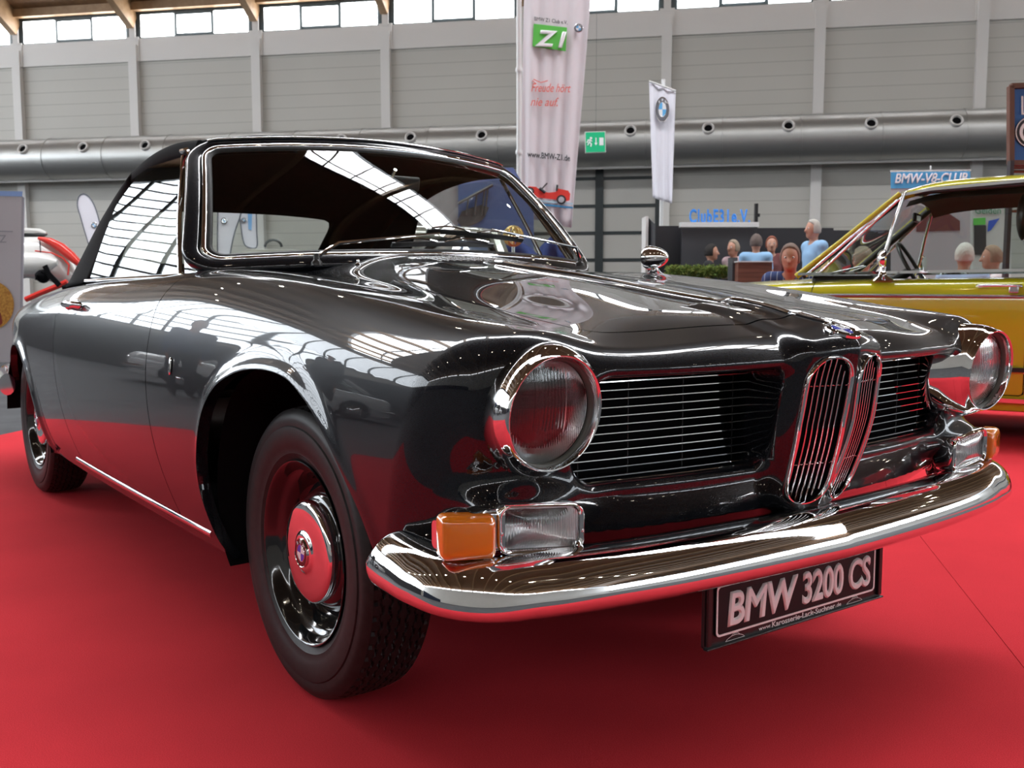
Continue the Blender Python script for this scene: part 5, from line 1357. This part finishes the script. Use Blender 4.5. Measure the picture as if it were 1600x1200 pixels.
plain_car('silver-grey car just visible behind the dark interior through the windscreen', ground(662, 8.3), math.atan2(VIEWH.y, VIEWH.x)+.05, mat('silver_grey_paint', (.36, .35, .31), .25, .3, .8))
plain_car('white saloon car parked on the grey floor to the left of the dark convertible', Vector((-9.6, -5.6, 0)), 1.95, mat('white_car_paint', (.62, .64, .66), .25, 0, .9))

# ================================================================== YELLOW CAR
YC = thing('car', 'bright yellow saloon with chrome window frames behind the dark convertible', 'car', (-2.634, 4.106, 0), math.atan2(-.407, -.914))
yel = mat('yellow_paint', (.52, .47, .018), .22, 0, 1.0, .03)
s_yT = Spl([(-3.55, .86), (-3.0, .95), (-2.4, 1.0), (-1.6, 1.0), (-.6, .985), (-.35, .975), (.18, .945), (.6, .90), (.85, .84)])
s_yW = Spl([(.18, .76), (.30, .795), (.45, .828), (.65, .842), (.84, .846), (.885, .836), (.94, .812), (1.02, .760), (1.1, .72)])
def y_sdf(x, y, z):
    a = np.abs(y); f = rmax(a-s_yW(z)+.04*(np.abs(x+1.35)/2.2)**4, z-s_yT(x)+.03*(a/.75)**4, .045)
    f = rmax(rmax(f, x-.83-.2*(z-.6)*0, .08), -3.52-x, .1); f = np.maximum(f, .20-z)
    for xc in (0., -2.55): f = np.maximum(f, -np.maximum(np.hypot(x-xc, z-.31)-.36, .50-a))
    return f
def build_yellow():
    P, Q = surface_nets(y_sdf, (-3.65, -.90, .1), (1.0, .90, 1.15), .025); P = project(y_sdf, P, 3, .01)
    p0 = Patch(P, Q)
    ck = lambda x, y, z: np.maximum(np.maximum(np.maximum(np.abs(y)-.70, .90-z), x+.50), -2.75-x)
    p0 = p0.cut(ck, 'c')
    df = lambda z: -.43-.03*((z-.6)/.4)**2-.02*(z-.3); 
    def door(x, y, z): return np.minimum(np.minimum(df(z)-x, x+1.66), np.minimum(z-.30, np.abs(y)-.5))
    body = p0.cut(lambda x, y, z: -door(x, y, z)-.003, 'g'); dr = p0.cut(lambda x, y, z: door(x, y, z)-.003, 'g')
    for nm, pp in (('body_shell', body), ('door', dr)):
        sides = [(nm, pp)] if nm == 'body_shell' else [(nm, pp.cut(lambda x, y, z: y)), (nm, pp.cut(lambda x, y, z: -y))]
        for n_, q in sides:
            V = project(y_sdf, q.V, 2, .004); N = gradf(y_sdf, V); N /= np.linalg.norm(N, axis=1)[:, None]
            mk(n_, V, q.F, yel, YC, normals=N)
build_yellow()
# roof
s_rz = Spl([(-.93, 1.505), (-1.05, 1.538), (-1.35, 1.566), (-1.8, 1.572), (-2.2, 1.545), (-2.45, 1.49)])
def roof_pt(x, y): a = abs(y)/.64; return (x, y, float(s_rz(x))-.014*a**2-.050*a**7)
grid('roof', [[roof_pt(x, y) for y in np.linspace(-.64, .64, 25)] for x in np.linspace(-.92, -2.47, 30)], yel, YC, solid=.025)
grid('headliner', [[(p[0], p[1]*.97, p[2]-.045) for p in (roof_pt(x, y) for y in np.linspace(-.64, .64, 9))] for x in np.linspace(-.96, -2.40, 12)], brown, YC)
for s in (-1, 1):
    def T3(pts, r, name, m, up=None, prof=None, par=YC): b = MB(); b.tube([Vector(p) for p in pts], r, 10, prof=prof, up=up); return b.build(name, m, par)
    T3([(-.93, s*.645, 1.477), (-1.1, s*.652, 1.505), (-1.6, s*.655, 1.530), (-2.1, s*.652, 1.515), (-2.45, s*.64, 1.45)], 1., 'roof_gutter', chrome, (0, 0, 1), [(-.008, -.009), (.008, -.009), (.008, .009), (-.008, .009)])
    T3([(-.93, s*.630, 1.468), (-1.1, s*.636, 1.49), (-1.6, s*.640, 1.51), (-2.1, s*.636, 1.495)], .013, 'window_frame', black_plastic)
    T3([(-.34, s*.745, .985), (-.60, s*.705, 1.20), (-.93, s*.645, 1.487)], [.020, .018, .018], 'windscreen_pillar', yel)
    T3([(-.37, s*.715, .985), (-.62, s*.675, 1.20), (-.95, s*.615, 1.475)], .024, 'pillar_trim', black_plastic)
    T3([(-2.80, s*.655, .98), (-2.56, s*.63, 1.2), (-2.39, s*.59, 1.45)], .055, 'pillar_trim', black_plastic)
    T3([(-1.665, s*.735, 1.01), (-1.665, s*.69, 1.26), (-1.665, s*.63, 1.50)], .03, 'pillar_trim', black_plastic)
    T3([(-.40, s*.755, .990), (-.64, s*.712, 1.205), (-.955, s*.652, 1.478)], .011, 'pillar_molding', chrome)
    T3([(-.46, s*.752, 1.000), (-.50, s*.748, 1.020), (-.72, s*.705, 1.245), (-.92, s*.664, 1.445), (-.945, s*.660, 1.455)], .010, 'vent_frame', chrome)
    T3([(-.83, s*.750, 1.0), (-.86, s*.735, 1.08), (-.90, s*.700, 1.27), (-.955, s*.652, 1.49)], .012, 'vent_divider', chrome)
    T3([(-.36, s*.770, 1.000), (-1.0, s*.768, 1.010), (-1.66, s*.768, 1.018), (-2.75, s*.75, 1.015)], 1., 'belt_molding', chrome, (0, 0, 1), [(-.012, -.008), (.012, -.008), (.012, .008), (-.012, .008)])
    T3([(-1.665, s*.762, 1.01), (-1.665, s*.715, 1.26), (-1.665, s*.655, 1.52)], .018, 'door_pillar', chrome)
    T3([(-2.85, s*.70, .98), (-2.6, s*.67, 1.2), (-2.42, s*.63, 1.46)], [.07, .055, .045], 'rear_pillar', yel)
    T3([(.70, s*.850, .866), (-.8, s*.855, .870), (-3.3, s*.835, .862)], 1., 'side_molding', dull_chrome, (0, 0, 1), [(-.010, -.008), (.002, -.009), (.008, -.002), (.008, .003), (.002, .010), (-.010, .009)])
    T3([(-.45, s*.845, .452), (-2.15, s*.845, .452)], 1., 'rubber_strip', black_plastic, (0, 0, 1), [(-.012, -.012), (.008, -.012), (.008, .012), (-.012, .012)])
    T3([(-.38, s*.806, .270), (-2.18, s*.806, .270)], 1., 'sill_molding', chrome, (0, 0, 1), [(-.012, -.012), (.008, -.012), (.008, .012), (-.012, .012)])
    T3([(-1.40, s*.826, .925), (-1.41, s*.855, .928), (-1.50, s*.862, .930), (-1.60, s*.858, .929), (-1.625, s*.830, .926)], [.012, .010, .008, .008, .012], 'door_handle', chrome)
    b = MB(); b.box((-1.615, s*.845-.02, .888), (-1.565, s*.845+.02, .928)); bevel(b.build('handle_lock', dull_chrome, YC), .006, 2)
    for q in [(-.46, -.83, -.95), (-.86, -1.64, -1.64), (-1.70, -2.70, -2.36)]:
        pass
    b = MB(); b.add([(-.47, s*.748, 1.0), (-.83, s*.748, 1.0), (-.945, s*.655, 1.47)], [(0, 1, 2)]); b.build('vent_window', side_glass_m, YC, smooth=False)
    b = MB(); b.add([(-.83, s*.748, 1.0), (-1.65, s*.748, 1.01), (-1.65, s*.648, 1.51), (-.955, s*.648, 1.48)], [(0, 1, 2, 3)]); b.build('side_window', side_glass_m, YC, smooth=False)
    b = MB(); b.add([(-1.68, s*.748, 1.01), (-2.74, s*.735, 1.01), (-2.44, s*.640, 1.43), (-1.68, s*.648, 1.51)], [(0, 1, 2, 3)]); b.build('rear_side_window', side_glass_m, YC, smooth=False)
    b = MB(); m0 = (-.87, s*.79, .995); b.lathe([(.055, -.03), (.045, -.02), (.022, -.005), (.013, .03), (.012, .07)], 20, Matrix.Translation((m0[0], m0[1]+s*.0, .99)) @ Matrix.Diagonal((1.3, .6, 1, 1))); mr = b.build('wing_mirror', chrome, YC)
    b = MB(); b.lathe([(0, -.012), (.050, -.010), (.058, 0), (.050, .022), (.028, .038), (0, .042)], 24, frame((m0[0]-.01, s*.825, 1.09), (1, s*.25, 0))); b.build('mirror_head', chrome, mr)
    for x in (0, -2.55):
        M = Matrix.Translation((x, s*.70, .31)) @ Matrix.Rotation(-s*PI/2, 4, 'X'); b = MB(); b.lathe([(.16, .03), (.19, .08), (.29, .08), (.31, .05), (.31, -.06), (.29, -.09), (0, -.09)], 32, M); w_ = b.build('wheel', rubber, YC)
        b = MB(); b.lathe([(.19, .06), (.17, .05), (.10, .075), (0, .08)], 24, M); b.build('hubcap', chrome, w_)
    b = MB(); b.box((-1.72, s*.36-.25, .42), (-1.22, s*.36+.25, .56)); st = b.build('front_seat', black_plastic, YC); bevel(st, .04, 3)
    b = MB(); b.box((-.06, -.25, 0), (.06, .25, .50), 0, Matrix.Translation((-1.72, s*.36, .54)) @ Matrix.Rotation(-.25, 4, 'Y')); bevel(b.build('seat_back', black_plastic, st), .04, 3)
    b = MB(); c_ = Vector((-1.60 if s > 0 else -1.83, s*.36, 1.34)); b.add([tuple(Matrix.Translation(c_) @ Vector((.045*math.cos(a)*math.cos(e)*1., .17*math.sin(e)*1., .145*math.sin(a)*math.cos(e)*1.))) for e in np.linspace(-1.5, 1.5, 13) for a in np.arange(20)*2*PI/20], [(i*20+k, i*20+(k+1) % 20, (i+1)*20+(k+1) % 20, (i+1)*20+k) for i in range(12) for k in range(20)]); b.build('headrest', black_plastic, st)
    for q in (-.045, .045): T3([(c_.x, c_.y+q, 1.22), (c_.x-.05, c_.y+q, 1.0)], .007, 'headrest_post', chrome, par=st)
    T3([(-.35, s*.30, .985), (-.62, s*.05, 1.06)], .005, 'wiper', chrome)
b = MB(); b.add([(-.36, -.72, .99), (-.28, 0, .99), (-.36, .72, .99), (-.925, .62, 1.475), (-.88, 0, 1.495), (-.925, -.62, 1.475)], [(0, 1, 4, 5), (1, 2, 3, 4)]); b.build('windscreen', screen_glass, YC)
b = MB(); b.add([(-2.86, -.66, 1.0), (-2.86, .66, 1.0), (-2.44, .60, 1.46), (-2.44, -.60, 1.46)], [(0, 1, 2, 3)]); b.build('rear_window', screen_glass, YC, smooth=False)
b = MB(); b.box((-.80, -.70, .78), (-.42, .70, 1.0)); bevel(b.build('dashboard', black_plastic, YC), .03, 3)
Ms = frame((-.98, .36, 1.03), Vector((-.86, 0, .50)), (0, 0, 1)); b = MB(); b.tube([Ms @ Vector((.19*math.cos(a), .19*math.sin(a), 0)) for a in np.arange(40)*2*PI/40], .012, 10, True); sw = b.build('steering_wheel', black_plastic, YC)
b = MB(); b.tube([Ms @ Vector((-.185, 0, 0)), Ms @ Vector((0, 0, -.03)), Ms @ Vector((.185, 0, 0))], .010, 8); b.tube([Ms @ Vector((0, 0, -.03)), Ms @ Vector((0, 0, -.25))], .03, 10); b.build('steering_column', black_plastic, sw)
b = MB(); b.box((-.95, -.09, 1.345), (-.925, .11, 1.405)); im = b.build('interior_mirror', black_plastic, YC); bevel(im, .01, 3)
b = MB(); b.box((-.953, -.08, 1.352), (-.951, .10, 1.398)); b.build('mirror_glass', chrome, im, smooth=False)
b = MB(); b.box((-2.55, -.60, .42), (-2.2, .60, .58)); rs2 = b.build('rear_seat', black_plastic, YC); bevel(rs2, .04, 3)
b = MB(); b.box((-2.70, -.60, .5), (-2.58, .60, .98)); bevel(b.build('seat_back', black_plastic, rs2), .04, 3)
b = MB(); b.box((-3.3, -.50, .20), (.60, .50, .32)); b.box((-2.15, -.74, .21), (-.42, .74, .30)); b.build('floor_pan', black_in, YC, smooth=False)
for x, n_ in ((.90, 'front_bumper'), (-3.62, 'rear_bumper')):
    b = MB(); b.tube([(x-math.copysign(.3, x+1), -.86, .46), (x, -.78, .46), (x, 0, .46), (x, .78, .46), (x-math.copysign(.3, x+1), .86, .46)], .05, 10); b.build(n_, chrome, YC)
b = MB(); b.box((.80, -.62, .55), (.845, .62, .76)); b.build('front_grille', black_plastic, YC, smooth=False)
for s in (-1, 1):
    b = MB(); b.lathe([(0, .03), (.08, .02), (.09, 0), (.09, -.05)], 24, Matrix.Translation((.86, s*.62, .66)) @ Matrix.Rotation(PI/2, 4, 'Y')); b.build('headlight', chrome, YC)

# ================================================================== PEOPLE
skin_ = mat('skin', (.50, .26, .18), .5); skin2 = mat('skin_tanned', (.36, .16, .10), .5)
def person(label, loc, face, pose='stand', seat=None, shirt=(.2, .2, .2), trousers=(.03, .03, .04), hair=(.05, .03, .02), bend=0., H=1., skin=None, stripes=False, short=True, turn=0.):
    skin = skin or skin_
    t = thing('person', label, 'person', loc, face)
    sit = pose == 'sit'; pz = .52 if sit else .94
    def up(p):      # upper body joint, bent forward about the pelvis
        x, y, z = p; z -= .94; c, s_ = math.cos(bend), math.sin(bend); return np.array([x*c+z*s_, y, pz+z*c-x*s_])*H
    def lo(p): return np.array(p, float)*H
    J = dict(pel=up((0, 0, .95)), ch=up((.0, 0, 1.28)), sh=up((-.01, 0, 1.40)), nk=up((.0, 0, 1.47)), hd=up((.02, 0, 1.63)), ch2=up((.035, 0, 1.575)))
    for k, s in (('l', 1), ('r', -1)):
        J[k+'sh'] = up((-.01, s*.175, 1.405)); J[k+'el'] = up((-.03+(.06 if sit else 0), s*.235, 1.13)); J[k+'wr'] = up((.17 if sit else .06, s*.20, .96 if sit else .90))
        J[k+'hp'] = lo((0, s*.095, pz-.02)); J[k+'kn'] = lo((.42, s*.12, .50)) if sit else lo((.02, s*.11, .49)); J[k+'an'] = lo((.38, s*.12, .09)) if sit else lo((-.02, s*.11, .09))
    def cap(p, a, b, r1, r2, sy=1.):
        a, b = np.asarray(a), np.asarray(b); q = p-a; e = b-a
        if sy != 1.: q = q*np.array([1, sy, 1]); e = e*np.array([1, sy, 1])
        tt = np.clip((q@e)/(e@e+1e-12), 0, 1); return np.linalg.norm(q-tt[:, None]*e, axis=1)-(r1+(r2-r1)*tt)
    hc = J['hd']; fwd = up((1, 0, .94))-up((0, 0, .94)); fwd = np.array([math.cos(bend*.5), 0, -math.sin(bend*.5)])
    def torso(p): return rmin(cap(p, J['pel'], J['ch'], .105*H, .115*H, .74), cap(p, J['lsh'], J['rsh'], .068*H, .068*H), .07)
    def arms(p, frac=1.):
        f = np.full(len(p), 9.)
        for k in 'lr':
            f = np.minimum(f, cap(p, J[k+'sh'], J[k+'sh']+(J[k+'el']-J[k+'sh'])*min(1, frac), .056*H, .045*H))
            if frac >= 1: f = rmin(f, cap(p, J[k+'el'], J[k+'wr'], .042*H, .028*H), .02)
        return f
    def legs(p):
        f = np.full(len(p), 9.)
        for k in 'lr': f = np.minimum(f, rmin(cap(p, J[k+'hp'], J[k+'kn'], .088*H, .058*H), cap(p, J[k+'kn'], J[k+'an'], .055*H, .038*H), .03))
        return rmin(f, cap(p, J['lhp'], J['rhp'], .105*H, .105*H), .04)
    def head(p):
        q = (p-hc); f = np.linalg.norm(q/np.array([.098, .076, .118]), axis=1)*.09-.09
        f = rmin(f, cap(p, hc+np.array([.045, 0, -.085]), hc+np.array([.06, 0, -.09]), .032, .026, .8), .03)
        f = rmin(f, cap(p, hc+fwd*.092+np.array([0, 0, .012]), hc+fwd*.112+np.array([0, 0, -.028]), .009, .014), .012)
        for s in (-1, 1):
            f = rmax(f, -(np.linalg.norm(p-(hc+fwd*.098+np.array([0, s*.034, .012])), axis=1)-.017), .010)
            f = np.minimum(f, np.linalg.norm((p-(hc+np.array([0, s*.078, -.005])))/np.array([.02, .010, .032]), axis=1)*.012-.012)
        return rmin(f, cap(p, J['nk']-np.array([0, 0, .04]), hc-np.array([.01, 0, .07]), .056*H, .052*H), .02)
    def body(x, y, z):
        p = np.stack([x.ravel(), y.ravel(), z.ravel()], 1); f = rmin(rmin(rmin(torso(p), arms(p), .04), legs(p), .05), head(p), .03); return f.reshape(x.shape)
    pts = np.array(list(J.values())); lo_ = pts.min(0)-.17; hi_ = pts.max(0)+.17; lo_[2] = max(lo_[2], .0)
    h = .0165
    P, Q = surface_nets(body, lo_, hi_, h); P = project(body, P, 2, .008)
    V = [tuple(p) for p in P]; F = [tuple(int(i) for i in q) for q in Q]
    b = MB(); b.V = V; b.F = F; b.M = [0]*len(F)
    for k, s in (('l', 1), ('r', -1)):      # palm, four fingers and thumb
        w_, e_ = J[k+'wr'], J[k+'el']; d = (w_-e_)/np.linalg.norm(w_-e_); sd = np.cross(d, [0, s, 0]); sd /= np.linalg.norm(sd); nn = np.cross(d, sd)
        b.tube([w_-d*.01, w_+d*.04, w_+d*.085], 1., prof=[(.036*math.cos(a), .016*math.sin(a)) for a in np.arange(10)*2*PI/10], up=tuple(nn))
        for i, (o, L_) in enumerate(((.028, .070), (.010, .080), (-.009, .074), (-.027, .058))): b.tube([w_+d*.08+sd*o, w_+d*(.08+L_*.5)+sd*o*1.05+nn*.006*s, w_+d*(.08+L_*.95)+sd*o+nn*.024*s], [.0095, .0085, .0065], 7)
        b.tube([w_+d*.025+sd*.03, w_+d*.055+sd*.052, w_+d*.085+sd*.056+nn*.01*s], [.011, .0095, .007], 7)
    mk('body', b.V, b.F, skin, t)
    hs = round(shirt[0], 3), round(shirt[1], 3), round(shirt[2], 3)
    sm = mat('shirt_%s%s' % ('striped_' if stripes else '', '_'.join(str(int(c*1000)) for c in hs)), shirt, .85)
    if stripes:
        N, L, bb = nodes(sm); tc = N.new('ShaderNodeTexCoord'); sx = N.new('ShaderNodeSeparateXYZ'); md = N.new('ShaderNodeMath'); md.operation = 'PINGPONG'; md.inputs[1].default_value = .028
        lt = N.new('ShaderNodeMath'); lt.operation = 'LESS_THAN'; lt.inputs[1].default_value = .0035; mx = N.new('ShaderNodeMix'); mx.data_type = 'RGBA'; mx.inputs['A'].default_value = (*shirt, 1); mx.inputs['B'].default_value = (.22, .25, .33, 1)
        L.new(tc.outputs['Object'], sx.inputs[0]); L.new(sx.outputs['Y'], md.inputs[0]); L.new(md.outputs[0], lt.inputs[0]); L.new(lt.outputs[0], mx.inputs['Factor']); L.new(mx.outputs['Result'], bb.inputs['Base Color'])
    def shirtf(x, y, z):
        p = np.stack([x.ravel(), y.ravel(), z.ravel()], 1); f = rmin(torso(p), arms(p, .62 if short else 1.), .03)-.014
        pel = J['pel']; ax = (J['ch']-J['pel']); ax = ax/np.linalg.norm(ax); f = np.maximum(f, -((p-pel)@ax)-.06); f = np.maximum(f, -(np.linalg.norm((p-J['nk']-np.array([.02, 0, .02]))*np.array([1, 1, 1]), axis=1)-.075)); return f.reshape(x.shape)
    P, Q = surface_nets(shirtf, lo_, hi_, h); mk('shirt', project(shirtf, P, 2, .008), Q, sm, t)
    tm = mat('trousers_%s' % '_'.join(str(int(c*1000)) for c in trousers), trousers, .85)
    def trf(x, y, z):
        p = np.stack([x.ravel(), y.ravel(), z.ravel()], 1); f = rmin(legs(p), cap(p, J['pel'], J['pel']+np.array([0, 0, .05]), .105*H, .105*H, .74), .03)-.013; f = np.maximum(f, .07-p[:, 2]); f = np.maximum(f, p[:, 2]-(pz+.09)*H); return f.reshape(x.shape)
    P, Q = surface_nets(trf, lo_, hi_, h*1.2); mk('trousers', project(trf, P, 2, .008), Q, tm, t)
    for k in 'lr':
        a = J[k+'an']; b = MB(); b.tube([a+np.array([-.06, 0, -.050]), a+np.array([0, 0, -.042]), a+np.array([.09, 0, -.046]), a+np.array([.17, 0, -.056])], [.030, .042, .038, .024], 10); b.build('shoe', black_plastic, t)
    hm = mat('hair_%s' % '_'.join(str(int(c*1000)) for c in hair), hair, .8)
    def hairf(x, y, z):
        p = np.stack([x.ravel(), y.ravel(), z.ravel()], 1); q = p-hc; f = np.linalg.norm(q/np.array([.112, .090, .132]), axis=1)*.1-.1+.004*np.sin(p[:, 0]*160)*np.sin(p[:, 1]*170+p[:, 2]*120)
        f = rmax(f, (q@fwd)-.035-.9*np.maximum(q[:, 2]-.055, 0), .02); f = np.maximum(f, -q[:, 2]-.055); return f.reshape(x.shape)
    P, Q = surface_nets(hairf, hc-.17, hc+.17, .011); mk('hair', P, Q, hm, t)
    up_ = np.array([0, 0, 1.])
    for s in (-1, 1):
        M = frame(tuple(hc+fwd*.084+np.array([0, s*.034, .012])), tuple(fwd)); b = MB(); b.lathe([(0, .009), (.0062, .0075)], 10, M, 1); b.lathe([(.0062, .0075), (.0085, .005), (.010, 0)], 10, M, 0); b.build('eye', None, t, mats=[white_e, black_plastic])
    M = frame(tuple(hc+fwd*.083+np.array([0, 0, -.052])), tuple(fwd)); b = MB(); b.tube([M @ Vector((x, -.002*abs(x)/.02, .008-9*x*x)) for x in np.linspace(-.022, .022, 7)], .004, 6); b.build('mouth', mat('lips', (.32, .09, .07), .5), t)
    if sit:
        st = thing('stool', seat, 'stool', loc, face)
        b = MB(); b.lathe([(0, 0), (.17, 0), (.18, .02), (.18, .05), (.16, .065), (0, .07)], 24, Matrix.Translation((0, 0, .345))); b.build('seat', black_plastic, st)
        b = MB(); b.lathe([(.20, 0), (.19, .02), (.03, .05), (.025, .345)], 20); b.build('pedestal', dull_chrome, st)
    return t
TOCAM = math.atan2(-VIEWH.y, -VIEWH.x); LEFT = math.atan2(-RH.y, -RH.x); RIGHT = math.atan2(RH.y, RH.x)
lb = (.26, .45, .68)
person('grey-haired person in a light blue shirt standing before the black booth, facing left', ground(1270, 13.2), LEFT+.25, shirt=lb, hair=(.42, .40, .36))
person('seated person in a dark blue striped shirt between the hedge and the yellow car', ground(1237, 9.3), TOCAM-.35, 'sit', 'black padded stool under the person in the dark blue striped shirt', shirt=(.018, .035, .12), hair=(.16, .11, .09), bend=.32, stripes=True, skin=skin2)
person('person in a light blue shirt with back turned behind the wooden counter', ground(1180, 14.7), TOCAM+PI-.3, shirt=lb, hair=(.12, .09, .08), H=.93)
person('person in a pale pink shirt standing left of the wooden counter', ground(1146, 15.55), LEFT+.6, shirt=(.50, .36, .38), hair=(.30, .24, .18), H=.90)
person('person with reddish hair standing right of the group behind the counter', ground(1204, 15.4), TOCAM-.2, shirt=(.16, .05, .05), hair=(.22, .07, .04), H=.93)
person('dark-haired person in black standing before the booth door', ground(1109, 15.55), RIGHT-.3, shirt=(.015, .015, .018), hair=(.012, .009, .008), H=.86)
person('white-haired seated person in a light blue shirt seen through the yellow car', ground(1503, 10.0), TOCAM+PI-.7, 'sit', 'black padded stool under the white-haired person in light blue', shirt=(.28, .40, .56), hair=(.62, .60, .55), bend=.05)
person('seated person in a white shirt seen beside the yellow car headrest', ground(1562, 10.6), LEFT-.2, 'sit', 'black padded stool under the person in the white shirt', shirt=(.62, .60, .60), hair=(.30, .20, .14), bend=.1)
person('curly grey-haired seated person seen through the vent window of the yellow car', ground(1357, 9.8), TOCAM+PI+.5, 'sit', 'black padded stool under the curly grey-haired person', shirt=(.30, .28, .22), hair=(.34, .29, .22), bend=.1, H=.97)
person('person in dark clothes standing on the grey floor left of the convertible', Vector((-6.0, -4.3, 0)), .6, shirt=(.02, .022, .03), hair=(.03, .02, .015), short=False)
person('tall person in a blue jacket standing beside the white saloon car', Vector((-7.4, -3.4, 0)), .2, shirt=(.03, .05, .12), hair=(.10, .07, .05), short=False, H=1.04)

# dark partition walls added out of view at left to darken the door reflections
for i, (s_, n0, n1, z, lab) in enumerate(((-15., -16, -5, 1.9, 'dark blue partition wall left of the view, farthest from the duct wall'), (-15.5, -4.5, 5, 1.7, 'charcoal partition wall left of the view behind the white saloon car'), (-17., 6, 16, 2.0, 'dark grey partition wall left of the view behind the aeroplane side'))):
    t = thing('partition_wall', lab, 'partition', sn(s_, (n0+n1)/2, 0))
    b = MB(); o = t.location; q = [sn(s_, n0)-o, sn(s_, n1)-o, sn(s_-.1, n1)-o, sn(s_-.1, n0)-o]
    b.add([tuple(v+Vector((0, 0, zz))) for zz in (0, z) for v in q], [(0, 3, 2, 1), (4, 5, 6, 7), (0, 1, 5, 4), (1, 2, 6, 5), (2, 3, 7, 6), (3, 0, 4, 7)]); b.build('wall_panel', mat('partition_%d' % i, ((.02, .03, .06), (.035, .035, .04), (.05, .05, .055))[i], .7), t, smooth=False)
    for n_ in (n0, n1): b = MB(); b.tube([sn(s_+.05, n_)-o, sn(s_+.05, n_, z)-o], .04, 8); b.build('wall_post', dull_chrome, t)
